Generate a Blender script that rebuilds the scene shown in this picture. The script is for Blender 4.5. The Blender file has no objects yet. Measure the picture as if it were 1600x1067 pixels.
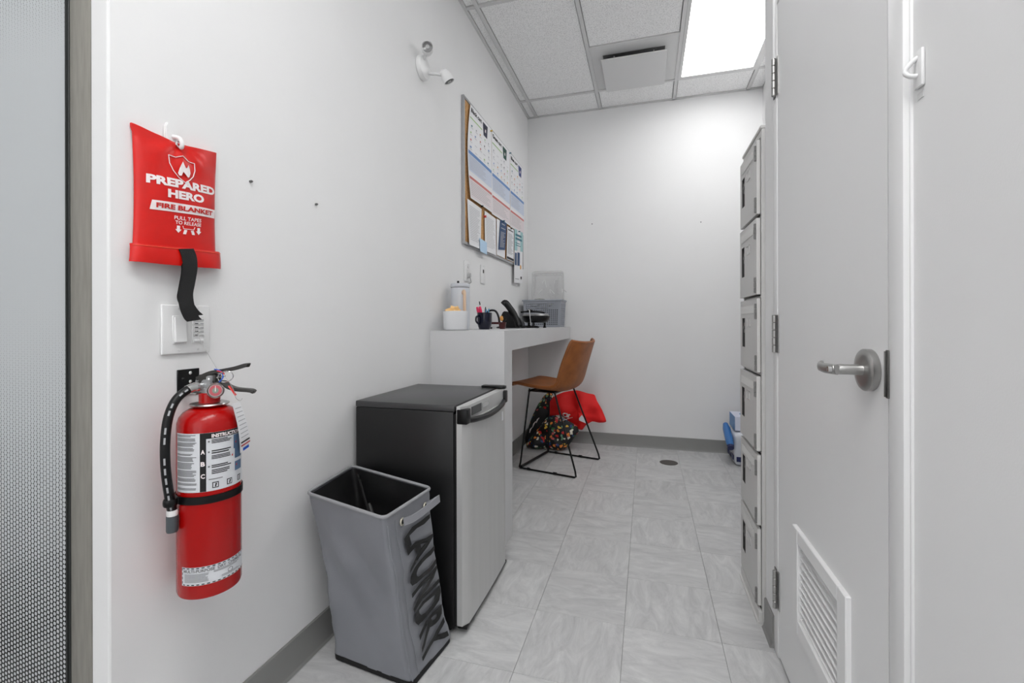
import bpy, bmesh, math, random
from mathutils import Vector, Matrix, noise
random.seed(7)
C = bpy.context.scene.collection
PI = math.pi

# ------------------------------------------------------------------ camera, world, exposure
cam_d = bpy.data.cameras.new('camera')
cam = bpy.data.objects.new('camera', cam_d)
C.objects.link(cam)
YAW, ROLL = 0.2863, -0.002346
cy_, sy_ = math.cos(YAW), math.sin(YAW)
fw = Vector((-sy_, cy_, 0)); rt = Vector((cy_, sy_, 0)); up = rt.cross(fw)
cr, sr = math.cos(ROLL), math.sin(ROLL)
r2 = rt * cr + up * sr
u2 = up * cr - rt * sr
cam.matrix_world = Matrix(((r2.x, u2.x, -fw.x, 0), (r2.y, u2.y, -fw.y, 0), (r2.z, u2.z, -fw.z, 1.03), (0, 0, 0, 1)))
cam_d.sensor_width = 36
cam_d.lens = 36 * 714.63 / 1600
cam_d.shift_y = -(533.5 - 503.98) / 1600
cam_d.clip_start = 0.02
bpy.context.scene.camera = cam

w = bpy.data.worlds.new('world'); bpy.context.scene.world = w
w.use_nodes = True
w.node_tree.nodes['Background'].inputs[0].default_value = (0.97, 0.98, 1.0, 1)
w.node_tree.nodes['Background'].inputs[1].default_value = 1.0    # overcast daylight, enters by the fill window added behind the camera
vs = bpy.context.scene.view_settings
vs.view_transform = 'Standard'; vs.look = 'None'; vs.gamma = 1; vs.use_curve_mapping = False
vs.exposure = 0.93
LIGHT_MAIN = 4.9       # strength of the ceiling troffer diffusers
LIGHT_NEAR = 6.8  # overhead panel, and the fill panel added behind it
LIGHT_HALL_FILL = 0.6  # fill panel added behind the camera on the left
LIGHT_OUT_FILL = 15.0  # unseen panel added to brighten the room past the glass

# ------------------------------------------------------------------ helpers
def lin(c):
    c = c / 255.0
    return c / 12.92 if c <= 0.04045 else ((c + 0.055) / 1.055) ** 2.4
def rgb(r, g=None, b=None):
    if g is None: g = b = r
    return (lin(r), lin(g), lin(b), 1)

def mat(name, col, rough=0.5, metal=0.0, nz=0.0, nscale=20.0, bump=0.0, bscale=200.0, coat=0.0, stretch=None, emit=None, trans=0.0, alpha=1.0, spec=None, sheen=0.0):
    m = bpy.data.materials.new(name); m.use_nodes = True
    nt = m.node_tree; N = nt.nodes; L = nt.links
    b = N['Principled BSDF']
    b.inputs['Base Color'].default_value = col
    b.inputs['Roughness'].default_value = rough
    b.inputs['Metallic'].default_value = metal
    b.inputs['Coat Weight'].default_value = coat
    b.inputs['Transmission Weight'].default_value = trans
    b.inputs['Alpha'].default_value = alpha
    b.inputs['Sheen Weight'].default_value = sheen
    if spec is not None: b.inputs['Specular IOR Level'].default_value = spec
    if emit: b.inputs['Emission Color'].default_value = col; b.inputs['Emission Strength'].default_value = emit
    tc = N.new('ShaderNodeTexCoord'); mp = N.new('ShaderNodeMapping')
    L.new(tc.outputs['Object'], mp.inputs['Vector'])
    if stretch: mp.inputs['Scale'].default_value = stretch
    if nz:
        n = N.new('ShaderNodeTexNoise'); n.inputs['Scale'].default_value = nscale; n.inputs['Detail'].default_value = 5
        L.new(mp.outputs[0], n.inputs['Vector'])
        r = N.new('ShaderNodeValToRGB')
        r.color_ramp.elements[0].position = 0.3; r.color_ramp.elements[1].position = 0.7
        r.color_ramp.elements[0].color = tuple(x * (1 - nz) for x in col[:3]) + (1,)
        r.color_ramp.elements[1].color = tuple(min(1, x * (1 + nz)) for x in col[:3]) + (1,)
        L.new(n.outputs['Fac'], r.inputs['Fac']); L.new(r.outputs['Color'], b.inputs['Base Color'])
    if bump:
        n2 = N.new('ShaderNodeTexNoise'); n2.inputs['Scale'].default_value = bscale; n2.inputs['Detail'].default_value = 3
        L.new(mp.outputs[0], n2.inputs['Vector'])
        bp = N.new('ShaderNodeBump'); bp.inputs['Strength'].default_value = bump; bp.inputs['Distance'].default_value = 0.002
        L.new(n2.outputs['Fac'], bp.inputs['Height']); L.new(bp.outputs['Normal'], b.inputs['Normal'])
    return m

def link_mesh(name, me, m, parent=None):
    o = bpy.data.objects.new(name, me); C.objects.link(o)
    if m is not None:
        for k in (m if isinstance(m, (list, tuple)) else [m]): me.materials.append(k)
    if parent is not None:
        o.parent = parent
        mw = parent.matrix_basis.copy(); q = parent.parent
        while q is not None: mw = q.matrix_basis @ mw; q = q.parent
        me.transform(mw.inverted())
    return o
def smooth(me, ang=40):
    for p in me.polygons: p.use_smooth = True
    try: me.set_sharp_from_angle(angle=math.radians(ang))
    except Exception: pass
def obj(name, bm, m, parent=None, sm=True, ang=40):
    bmesh.ops.recalc_face_normals(bm, faces=bm.faces)
    me = bpy.data.meshes.new(name); bm.to_mesh(me); bm.free()
    if sm: smooth(me, ang)
    return link_mesh(name, me, m, parent)
def pyobj(name, verts, faces, m, parent=None, sm=True, ang=60, midx=None):
    me = bpy.data.meshes.new(name); me.from_pydata([tuple(v) for v in verts], [], faces); me.update()
    if midx: me.polygons.foreach_set('material_index', midx)
    if sm: smooth(me, ang)
    return link_mesh(name, me, m, parent)
def thing(name, label, cat, loc=(0, 0, 0), rz=0, group=None):
    o = bpy.data.objects.new(name, None); C.objects.link(o)
    o.empty_display_size = 0.05
    o.matrix_basis = Matrix.Translation(loc) @ Matrix.Rotation(rz, 4, 'Z')
    if label: o['label'] = label
    if cat: o['category'] = cat
    if group: o['group'] = group
    return o
def tag(o, label, cat, group=None):
    o['label'] = label; o['category'] = cat
    if group: o['group'] = group
    return o
def lab(o, s): o['label'] = s; return o
def struct(o): o['kind'] = 'structure'; return o
def stuff(o): o['kind'] = 'stuff'; return o

def box(bm, x0, x1, y0, y1, z0, z1, bev=0.0, seg=2, M=None):
    r = bmesh.ops.create_cube(bm, size=1.0)
    vs_ = r['verts']
    for v in vs_:
        v.co = Vector(((x0 + x1) / 2 + v.co.x * (x1 - x0), (y0 + y1) / 2 + v.co.y * (y1 - y0), (z0 + z1) / 2 + v.co.z * (z1 - z0)))
    if M is not None:
        for v in vs_: v.co = M @ v.co
    if bev:
        es = set(e for v in vs_ for e in v.link_edges)
        bmesh.ops.bevel(bm, geom=list(es), offset=bev, segments=seg, affect='EDGES', profile=0.5)
    return bm
def NB(): return bmesh.new()
def bx(*a, **k): return box(NB(), *a, **k)

def tube(bm, pts, r, seg=10, cap=True, flat=None):
    """sweep of a circle (or of an ellipse r x flat) along pts"""
    pts = [Vector(p) for p in pts]; n = len(pts)
    rr = r if isinstance(r, (list, tuple)) else [r] * n
    rings = []; prev = None
    for i, p in enumerate(pts):
        t = (pts[min(i + 1, n - 1)] - pts[max(i - 1, 0)]).normalized()
        if prev is None:
            a = Vector((0, 0, 1)) if abs(t.z) < 0.9 else Vector((1, 0, 0))
            u = t.cross(a).normalized()
        else:
            u = (prev - t * prev.dot(t)).normalized()
        prev = u; v = t.cross(u)
        rv = flat if flat else rr[i]
        rings.append([bm.verts.new(p + u * math.cos(2 * PI * k / seg) * rr[i] + v * math.sin(2 * PI * k / seg) * rv) for k in range(seg)])
    for a, b in zip(rings, rings[1:]):
        for k in range(seg): bm.faces.new((a[k], a[(k + 1) % seg], b[(k + 1) % seg], b[k]))
    if cap:
        bm.faces.new(rings[0][::-1]); bm.faces.new(rings[-1])
    return bm
def tb(*a, **k): return tube(NB(), *a, **k)
def spline(pts, n=8):
    P = [Vector(p) for p in pts]; out = []
    for i in range(len(P) - 1):
        p0 = P[max(i - 1, 0)]; p1 = P[i]; p2 = P[i + 1]; p3 = P[min(i + 2, len(P) - 1)]
        for k in range(n):
            t = k / n
            out.append(0.5 * ((2 * p1) + (p2 - p0) * t + (2 * p0 - 5 * p1 + 4 * p2 - p3) * t * t + (-p0 + 3 * p1 - 3 * p2 + p3) * t ** 3))
    out.append(P[-1]); return out
def lathe(bm, prof, c=(0, 0, 0), axis='Z', seg=32, M=None):
    """prof: list of (radius, height)"""
    rings = []
    for r, h in prof:
        ring = []
        for k in range(seg):
            a = 2 * PI * k / seg
            if axis == 'Z': p = Vector((r * math.cos(a), r * math.sin(a), h))
            elif axis == 'X': p = Vector((h, r * math.cos(a), r * math.sin(a)))
            else: p = Vector((r * math.cos(a), h, r * math.sin(a)))
            if M is not None: p = M @ p
            ring.append(bm.verts.new(p + Vector(c)))
        rings.append(ring)
    for a, b in zip(rings, rings[1:]):
        for k in range(seg): bm.faces.new((a[k], a[(k + 1) % seg], b[(k + 1) % seg], b[k]))
    bm.faces.new(rings[0][::-1]); bm.faces.new(rings[-1])
    return bm
def lt(*a, **k): return lathe(NB(), *a, **k)
def align(d):
    """matrix turning +Z to direction d"""
    return Vector(d).to_track_quat('Z', 'Y').to_matrix().to_4x4()
def prism(bm, poly, n0, n1, frame):
    """poly in (u,v) extruded between offsets n0..n1 of frame(u,v,n)"""
    a = [bm.verts.new(frame(u, v, n0)) for u, v in poly]; b = [bm.verts.new(frame(u, v, n1)) for u, v in poly]
    bm.faces.new(a[::-1]); bm.faces.new(b); k = len(poly)
    for i in range(k): bm.faces.new((a[i], a[(i + 1) % k], b[(i + 1) % k], b[i]))
    return bm
def plane(o, U, V):
    o = Vector(o); U = Vector(U).normalized(); V = Vector(V).normalized(); N_ = U.cross(V)
    return lambda u, v, n=0.0: o + U * u + V * v + N_ * n
def wallL(y0=0, z0=0, x=-1.005):
    """frame on the left wall facing +X: u grows with Y, v with Z"""
    return lambda u, v, n=0.0: Vector((x + n, y0 + u, z0 + v))

_txt = {}
def text_geo(s, bold=0.0):
    k = (s, bold)
    if k not in _txt:
        cu = bpy.data.curves.new('t', 'FONT'); cu.body = s; cu.size = 1; cu.offset = bold; cu.fill_mode = 'FRONT'; cu.resolution_u = 3
        o = bpy.data.objects.new('t', cu); C.objects.link(o)
        bpy.context.view_layer.update()
        dg = bpy.context.evaluated_depsgraph_get()
        me = bpy.data.meshes.new_from_object(o.evaluated_get(dg))
        vs_ = [(v.co.x, v.co.y) for v in me.vertices]; fs = [tuple(p.vertices) for p in me.polygons]
        bpy.data.objects.remove(o); bpy.data.curves.remove(cu); bpy.data.meshes.remove(me)
        x0 = min(v[0] for v in vs_); x1 = max(v[0] for v in vs_); y0 = min(v[1] for v in vs_); y1 = max(v[1] for v in vs_)
        _txt[k] = ([((x - x0) / (x1 - x0), (y - y0) / (y1 - y0)) for x, y in vs_], fs)
    return _txt[k]
def text(name, s, frame, u0, v0, u1, v1, m, parent, off=0.0006, bold=0.0, warp=None):
    """lettering stretched into the box (u0,v0)-(u1,v1) of frame"""
    vs_, fs = text_geo(s, bold)
    out = []
    for a, b in vs_:
        if warp: a, b = warp(a, b)
        out.append(frame(u0 + (u1 - u0) * a, v0 + (v1 - v0) * b, off))
    return pyobj(name, out, fs, m, parent, sm=False)
def printed(name, frame, rects, mats, parent, off=0.0004, nu=1):
    """flat ink patches: rects = (u0,v0,u1,v1,mat index)"""
    V = []; F = []; I = []
    for (a, b, c, d, k) in rects:
        for i in range(nu):
            x0 = a + (c - a) * i / nu; x1 = a + (c - a) * (i + 1) / nu; n = len(V)
            V += [frame(x0, b, off), frame(x1, b, off), frame(x1, d, off), frame(x0, d, off)]
            F.append((n, n + 1, n + 2, n + 3)); I.append(k)
    return pyobj(name, V, F, mats, parent, sm=False, midx=I)
def lines(u0, v0, u1, v1, n, k, fill=0.45, rag=0.25):
    out = []; h = (v1 - v0) / n
    for i in range(n):
        e = u1 - (u1 - u0) * rag * random.random()
        out.append((u0, v0 + h * (i + 0.5 - fill / 2), e, v0 + h * (i + 0.5 + fill / 2), k))
    return out

# ------------------------------------------------------------------ materials
M = {}
M['wall'] = mat('wall_paint', rgb(233, 233, 233), 0.75, nz=0.02, nscale=1.5, bump=0.08, bscale=350)
M['door_white'] = mat('door_paint', rgb(232, 232, 232), 0.42, nz=0.01, nscale=3, bump=0.05, bscale=120)
M['base'] = mat('baseboard_vinyl', rgb(138, 138, 136), 0.45, nz=0.04, nscale=4)
M['counter'] = mat('counter_laminate', rgb(206, 206, 207), 0.5, nz=0.015, nscale=6)
M['rail'] = mat('grid_white', rgb(212, 212, 212), 0.5)
M['white'] = mat('white_plastic', rgb(232, 232, 232), 0.35)
M['offwhite'] = mat('offwhite_plastic', rgb(215, 215, 215), 0.4)
M['black'] = mat('black_plastic', rgb(8, 8, 9), 0.36, spec=0.35)
M['blackmat'] = mat('black_matte', rgb(14, 14, 15), 0.8)
M['dark'] = mat('dark_void', rgb(30, 30, 31), 0.9)
M['steel'] = mat('brushed_nickel', rgb(175, 174, 172), 0.3, 1.0, nz=0.05, nscale=60)
M['dsteel'] = mat('dark_nickel', rgb(120, 119, 117), 0.35, 1.0)
M['chrome'] = mat('chrome', rgb(215, 215, 215), 0.12, 1.0)
M['locker'] = mat('locker_enamel', rgb(208, 207, 205), 0.45, nz=0.02, nscale=5)
M['lhinge'] = mat('hinge_grey', rgb(120, 119, 118), 0.4)
M['locker_shade'] = mat('locker_recess_shade', rgb(58, 57, 56), 0.6)  # dark colour stands in for shade inside the latch pockets
M['red'] = mat('extinguisher_red', rgb(170, 5, 4), 0.25, coat=0.15, spec=0.35)
M['bagred'] = mat('blanket_vinyl_red', rgb(208, 14, 4), 0.36, nz=0.05, nscale=30, bump=0.1, bscale=60)
M['clothred'] = mat('red_tote_fabric', rgb(226, 14, 14), 0.7, bump=0.2, bscale=300)
M['ink'] = mat('black_ink', rgb(10, 10, 10), 0.6)
M['inkgrey'] = mat('grey_ink', rgb(120, 120, 122), 0.6)
M['inklight'] = mat('light_grey_ink', rgb(172, 173, 176), 0.6)
M['inkwhite'] = mat('white_ink', rgb(238, 228, 228), 0.5)
M['inkred'] = mat('red_ink', rgb(196, 30, 24), 0.6)
M['paper'] = mat('paper_white', rgb(236, 236, 238), 0.7)
M['label'] = mat('label_vinyl', rgb(214, 216, 220), 0.4)
M['wood_grey'] = mat('grey_wood', rgb(140, 137, 130), 0.55, nz=0.13, nscale=14, stretch=(8, 8, 0.8))
M['hamper'] = mat('hamper_fabric', rgb(132, 134, 140), 0.42, nz=0.03, nscale=12, bump=0.25, bscale=500, spec=0.6)
M['lining'] = mat('hamper_lining', rgb(30, 30, 31), 0.55, bump=0.3, bscale=90)
M['fr_side'] = mat('fridge_black', rgb(14, 14, 15), 0.4, bump=0.15, bscale=400)
M['fr_top'] = mat('fridge_top', rgb(58, 58, 59), 0.32, bump=0.15, bscale=400)
M['fr_door'] = mat('fridge_steel', rgb(202, 202, 201), 0.5, 0.45, nz=0.03, nscale=30, stretch=(1, 1, 0.05))
M['leather'] = mat('tan_leather', rgb(150, 88, 40), 0.48, nz=0.22, nscale=14, bump=0.2, bscale=150)
M['iron'] = mat('black_iron', rgb(14, 14, 15), 0.4, 0.4)
M['cork'] = mat('cork', rgb(196, 150, 98), 0.9, nz=0.25, nscale=120)
M['alu'] = mat('aluminium_frame', rgb(178, 178, 180), 0.35, 0.7)
M['basket'] = mat('basket_plastic', rgb(150, 154, 162), 0.5)
M['mug'] = mat('navy_glaze', rgb(6, 9, 34), 0.2, coat=0.3, spec=0.4)
M['maroon'] = mat('maroon_glaze', rgb(70, 14, 16), 0.3)
M['beige'] = mat('beige_handle', rgb(226, 196, 168), 0.5)
M['peach'] = mat('peach_foam', rgb(250, 204, 138), 0.7, bump=0.3, bscale=200)
M['jug'] = mat('jug_shaded_white', rgb(196, 199, 205), 0.35)  # white greyed to put the jug's shade into its colour
M['pot'] = mat('pot_white', rgb(224, 225, 227), 0.4)
M['pink'] = mat('pink_plastic', rgb(232, 40, 96), 0.35)
M['blue'] = mat('blue_plastic', rgb(70, 160, 200), 0.35)
M['bluetie'] = mat('blue_tie', rgb(30, 90, 200), 0.4)
M['redtie'] = mat('red_tie', rgb(214, 40, 34), 0.4)
M['yellow'] = mat('yellow_plastic', rgb(226, 190, 70), 0.4)
M['navy'] = mat('navy_print', rgb(42, 72, 112), 0.6)
M['darknavy'] = mat('dark_navy_print', rgb(42, 44, 66), 0.6)
M['dgreen'] = mat('dark_green_print', rgb(24, 74, 62), 0.6)
M['royal'] = mat('royal_print', rgb(48, 62, 120), 0.6)
M['band'] = mat('band_blue', rgb(108, 146, 198), 0.6)
M['bandred'] = mat('band_red', rgb(208, 122, 118), 0.6)
M['paleblue'] = mat('pale_blue_print', rgb(208, 216, 232), 0.6)
M['palepink'] = mat('pale_pink_print', rgb(232, 222, 224), 0.6)
M['lime'] = mat('lime_print', rgb(164, 200, 130), 0.6)
M['teal'] = mat('teal_print', rgb(162, 202, 204), 0.6)
M['tealink'] = mat('teal_ink', rgb(66, 120, 136), 0.6)
M['sticky'] = mat('sticky_blue', rgb(188, 216, 240), 0.7)
M['orange'] = mat('orange_print', rgb(232, 170, 90), 0.6)
M['blueroll'] = mat('blue_film', rgb(58, 116, 180), 0.3)
M['tissue'] = mat('tissue_card', rgb(218, 222, 238), 0.6)
M['film'] = mat('pack_film', rgb(212, 216, 224), 0.25, bump=0.4, bscale=30)
M['drain'] = mat('drain_metal', rgb(98, 92, 88), 0.45, 0.7)
M['cloth'] = mat('olive_grey_cloth', rgb(140, 142, 134), 0.9, nz=0.3, nscale=60)

def clear_plastic():
    m = bpy.data.materials.new('clear_plastic'); m.use_nodes = True
    nt = m.node_tree; N = nt.nodes; L = nt.links
    b = N['Principled BSDF']; b.inputs['Roughness'].default_value = 0.12
    b.inputs['Base Color'].default_value = rgb(236)
    b.inputs['Alpha'].default_value = 0.42  # whitened so pale highlights sit in the plastic's own colour
    n = N.new('ShaderNodeTexNoise'); n.inputs['Scale'].default_value = 22; n.inputs['Detail'].default_value = 4
    bp = N.new('ShaderNodeBump'); bp.inputs['Strength'].default_value = 0.8; bp.inputs['Distance'].default_value = 0.01
    L.new(n.outputs['Fac'], bp.inputs['Height']); L.new(bp.outputs['Normal'], b.inputs['Normal'])
    return m
M['clear'] = clear_plastic()

def ceiling_tile_mat():
    m = mat('ceiling_tile', rgb(205, 205, 205), 0.9)
    nt = m.node_tree; N = nt.nodes; L = nt.links; b = N['Principled BSDF']
    tc = N.new('ShaderNodeTexCoord')
    v = N.new('ShaderNodeTexNoise'); v.inputs['Scale'].default_value = 170; v.inputs['Detail'].default_value = 3
    L.new(tc.outputs['Object'], v.inputs['Vector'])
    r = N.new('ShaderNodeValToRGB')
    r.color_ramp.elements[0].position = 0.36; r.color_ramp.elements[0].color = rgb(216)
    r.color_ramp.elements[1].position = 0.5; r.color_ramp.elements[1].color = rgb(248)
    L.new(v.outputs['Fac'], r.inputs['Fac']); L.new(r.outputs['Color'], b.inputs['Base Color'])
    bp = N.new('ShaderNodeBump'); bp.inputs['Strength'].default_value = 0.4; bp.inputs['Distance'].default_value = 0.003
    L.new(v.outputs['Fac'], bp.inputs['Height']); L.new(bp.outputs['Normal'], b.inputs['Normal'])
    return m
M['ctile'] = ceiling_tile_mat()

def floor_mat():
    m = mat('floor_vinyl', rgb(170), 0.42)
    nt = m.node_tree; N = nt.nodes; L = nt.links; b = N['Principled BSDF']
    tc = N.new('ShaderNodeTexCoord'); oi = N.new('ShaderNodeObjectInfo')
    off = N.new('ShaderNodeVectorMath'); off.operation = 'SCALE'
    cmb = N.new('ShaderNodeCombineXYZ')
    L.new(oi.outputs['Random'], cmb.inputs[0]); L.new(oi.outputs['Random'], cmb.inputs[1]); L.new(oi.outputs['Random'], cmb.inputs[2])
    L.new(cmb.outputs[0], off.inputs[0]); off.inputs['Scale'].default_value = 40
    add = N.new('ShaderNodeVectorMath'); add.operation = 'ADD'
    L.new(tc.outputs['Object'], add.inputs[0]); L.new(off.outputs[0], add.inputs[1])
    mp = N.new('ShaderNodeMapping'); mp.inputs['Scale'].default_value = (1.0, 3.2, 1)
    L.new(add.outputs[0], mp.inputs['Vector'])
    n = N.new('ShaderNodeTexNoise'); n.inputs['Scale'].default_value = 6.5; n.inputs['Detail'].default_value = 9; n.inputs['Roughness'].default_value = 0.72; n.inputs['Distortion'].default_value = 0.9
    L.new(mp.outputs[0], n.inputs['Vector'])
    r = N.new('ShaderNodeValToRGB'); e = r.color_ramp.elements
    e[0].position = 0.28; e[0].color = rgb(174, 174, 175); e[1].position = 0.72; e[1].color = rgb(214, 214, 213)
    e2 = r.color_ramp.elements.new(0.5); e2.color = rgb(195, 195, 195)
    L.new(n.outputs['Fac'], r.inputs['Fac'])
    hv = N.new('ShaderNodeHueSaturation')
    mr = N.new('ShaderNodeMapRange'); mr.inputs['To Min'].default_value = 0.96; mr.inputs['To Max'].default_value = 1.04
    L.new(oi.outputs['Random'], mr.inputs['Value']); L.new(mr.outputs[0], hv.inputs['Value'])
    L.new(r.outputs['Color'], hv.inputs['Color']); L.new(hv.outputs['Color'], b.inputs['Base Color'])
    mr2 = N.new('ShaderNodeMapRange'); mr2.inputs['To Min'].default_value = 0.36; mr2.inputs['To Max'].default_value = 0.52
    L.new(n.outputs['Fac'], mr2.inputs['Value']); L.new(mr2.outputs[0], b.inputs['Roughness'])
    return m
M['floor'] = floor_mat()
M['joint'] = mat('floor_joint', rgb(140, 139, 138), 0.8)

def dot_film_mat():
    """clear glass printed with a staggered grid of white dots that swell into a solid frosted band"""
    m = bpy.data.materials.new('dotted_privacy_film'); m.use_nodes = True
    nt = m.node_tree; N = nt.nodes; L = nt.links
    out = N['Material Output']; b = N['Principled BSDF']
    b.inputs['Base Color'].default_value = rgb(201, 204, 206); b.inputs['Roughness'].default_value = 0.45
    g = N.new('ShaderNodeBsdfTransparent'); g.inputs[0].default_value = (0.86, 0.9, 0.89, 1)
    gl = N.new('ShaderNodeBsdfGlossy'); gl.inputs['Roughness'].default_value = 0.03
    fr = N.new('ShaderNodeFresnel'); fr.inputs['IOR'].default_value = 1.45
    gm = N.new('ShaderNodeMixShader'); L.new(fr.outputs[0], gm.inputs[0]); L.new(g.outputs[0], gm.inputs[1]); L.new(gl.outputs[0], gm.inputs[2])
    tr = N.new('ShaderNodeBsdfTranslucent'); tr.inputs[0].default_value = rgb(201, 204, 206)
    fm = N.new('ShaderNodeMixShader'); fm.inputs[0].default_value = 0.15
    L.new(b.outputs[0], fm.inputs[1]); L.new(tr.outputs[0], fm.inputs[2])
    tc = N.new('ShaderNodeTexCoord'); sp = N.new('ShaderNodeSeparateXYZ')
    L.new(tc.outputs['Object'], sp.inputs[0])
    def mth(op, a, b_=None, c_=None):
        n = N.new('ShaderNodeMath'); n.operation = op
        for i, q in enumerate((a, b_, c_)):
            if q is None: continue
            if isinstance(q, (int, float)): n.inputs[i].default_value = q
            else: L.new(q, n.inputs[i])
        return n.outputs[0]
    PX, PZ = 0.0196, 0.0098
    def grid(ox, oz):
        x = mth('DIVIDE', sp.outputs['X'], PX); z = mth('DIVIDE', sp.outputs['Z'], PZ)
        x = mth('SUBTRACT', mth('FRACT', mth('ADD', x, 100 + ox)), 0.5)
        z = mth('SUBTRACT', mth('FRACT', mth('ADD', z, 100 + oz)), 0.5)
        x = mth('MULTIPLY', x, PX); z = mth('MULTIPLY', z, PZ)
        return mth('SQRT', mth('ADD', mth('MULTIPLY', x, x), mth('MULTIPLY', z, z)))
    d = mth('MINIMUM', grid(0, 0), grid(0.5, 0.5))
    # radius grows towards the band between z 1.20 and 1.45
    z = sp.outputs['Z']
    lo = N.new('ShaderNodeMapRange'); lo.inputs['From Min'].default_value = 0.15; lo.inputs['From Max'].default_value = 1.22
    lo.inputs['To Min'].default_value = 0.0031; lo.inputs['To Max'].default_value = 0.0066; L.new(z, lo.inputs['Value'])
    hi = N.new('ShaderNodeMapRange'); hi.inputs['From Min'].default_value = 1.47; hi.inputs['From Max'].default_value = 2.1
    hi.inputs['To Min'].default_value = 0.0066; hi.inputs['To Max'].default_value = 0.0038; L.new(z, hi.inputs['Value'])
    rad = mth('MINIMUM', lo.outputs[0], hi.outputs[0])
    ms = N.new('ShaderNodeMapRange'); ms.inputs['From Min'].default_value = -0.0004; ms.inputs['From Max'].default_value = 0.0004
    L.new(mth('SUBTRACT', rad, d), ms.inputs['Value'])
    mx = N.new('ShaderNodeMixShader'); L.new(ms.outputs[0], mx.inputs[0]); L.new(gm.outputs[0], mx.inputs[1]); L.new(fm.outputs[0], mx.inputs[2])
    L.new(mx.outputs[0], out.inputs['Surface'])
    return m
M['dots'] = dot_film_mat()

def floral_mat():
    m = mat('floral_print_fabric', rgb(14, 14, 16), 0.6)
    nt = m.node_tree; N = nt.nodes; L = nt.links; b = N['Principled BSDF']
    tc = N.new('ShaderNodeTexCoord')
    ns = N.new('ShaderNodeTexNoise'); ns.inputs['Scale'].default_value = 22
    L.new(tc.outputs['Object'], ns.inputs['Vector'])
    mx = N.new('ShaderNodeMix'); mx.data_type = 'VECTOR'; mx.inputs['Factor'].default_value = 0.05
    L.new(tc.outputs['Object'], mx.inputs[4]); L.new(ns.outputs['Color'], mx.inputs[5])
    v = N.new('ShaderNodeTexVoronoi'); v.inputs['Scale'].default_value = 38; v.feature = 'F1'
    L.new(mx.outputs[1], v.inputs['Vector'])
    s = N.new('ShaderNodeSeparateColor'); L.new(v.outputs['Color'], s.inputs[0])
    r = N.new('ShaderNodeValToRGB'); r.color_ramp.interpolation = 'CONSTANT'
    e = r.color_ramp.elements; e[0].position = 0; e[0].color = rgb(196, 30, 30); e[1].position = 0.16; e[1].color = rgb(60, 110, 60)
    for p, c in ((0.32, rgb(226, 222, 205)), (0.46, rgb(236, 142, 60)), (0.58, rgb(40, 70, 120)), (0.7, rgb(110, 150, 120)), (0.82, rgb(232, 190, 70)), (0.92, rgb(200, 90, 90))):
        q = e.new(p); q.color = c
    L.new(s.outputs[0], r.inputs['Fac'])
    th = N.new('ShaderNodeMath'); th.operation = 'LESS_THAN'; th.inputs[1].default_value = 0.46
    L.new(v.outputs['Distance'], th.inputs[0])
    th2 = N.new('ShaderNodeMath'); th2.operation = 'GREATER_THAN'; th2.inputs[1].default_value = 0.12
    L.new(s.outputs[1], th2.inputs[0])
    an = N.new('ShaderNodeMath'); an.operation = 'MULTIPLY'; L.new(th.outputs[0], an.inputs[0]); L.new(th2.outputs[0], an.inputs[1])
    mc = N.new('ShaderNodeMix'); mc.data_type = 'RGBA'; mc.inputs[6].default_value = rgb(12, 12, 15)
    L.new(an.outputs[0], mc.inputs[0]); L.new(r.outputs['Color'], mc.inputs[7])
    L.new(mc.outputs[2], b.inputs['Base Color'])
    return m
M['floral'] = floral_mat()

XL, YB, ZC, XR = -1.005, 3.92, 2.83, 0.395
# ================================================================== SETTING
YF = -1.9     # wall behind the camera
# floor: slab + individual vinyl tiles
floor = struct(obj('floor', bx(-2.6, 1.0, YF, 4.05, -0.1, -0.004), M['joint'], sm=False))
def tile_mesh():
    s = 0.3048 / 2 - 0.0005
    bm = NB(); box(bm, -s, s, -s, s, -0.004, 0.0, 0.0006, 1)
    me = bpy.data.meshes.new('floor_tile'); bm.to_mesh(me); bm.free(); me.materials.append(M['floor']); return me
tm = tile_mesh()
for i in range(-5, 5):
    for j in range(-5, 8):
        x = -0.380 + 0.3048 * (i + 0.5); y = 1.598 + 0.3048 * (j + 0.5)
        if x < XL - 0.15 and y > 0.8: continue
        if x > 0.60 and y < 1.55: continue
        if x > 1.0 or y > 4.05: continue
        o = bpy.data.objects.new('floor_tile', tm); C.objects.link(o); o.parent = floor
        o.location = (x, y, 0); o.rotation_euler = (0, 0, (PI / 2) * ((i + j) % 2) + (PI if random.random() < 0.5 else 0))

# walls
bm = bx(-1.0535, XL, 0.632, YB + 0.12, 0, ZC + 0.05, 0.004); box(bm, -1.117, -1.0535, 0.70, YB + 0.12, 0, ZC + 0.05)
struct(obj('wall_left', bm, M['wall'], sm=False))
struct(obj('wall_back', bx(XL, 1.0, YB, YB + 0.12, 0, ZC + 0.05), M['wall'], sm=False))
bm = NB()
box(bm, XR, XR + 0.11, 1.575, 1.6175, 0, ZC + 0.05); box(bm, 0.385, XR + 0.11, 1.6175, 1.722, 0, ZC + 0.05)
box(bm, XR, XR + 0.11, 0.90, 1.575, 2.0, ZC + 0.05)
box(bm, XR, XR + 0.11, YF, 0.90, 0, ZC + 0.05)
box(bm, XR + 0.11, 1.0, 1.60, 1.722, 0, ZC + 0.05)
struct(obj('wall_right', bm, M['wall'], sm=False))
struct(obj('wall_light_block', bx(0.86, 0.98, YF, 1.60, 0, ZC + 0.05), M['wall'], sm=False))  # unseen wall added behind the door to block stray daylight
struct(obj('wall_alcove', bx(0.86, 0.98, 1.722, YB, 0, ZC + 0.05), M['wall'], sm=False))
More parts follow.
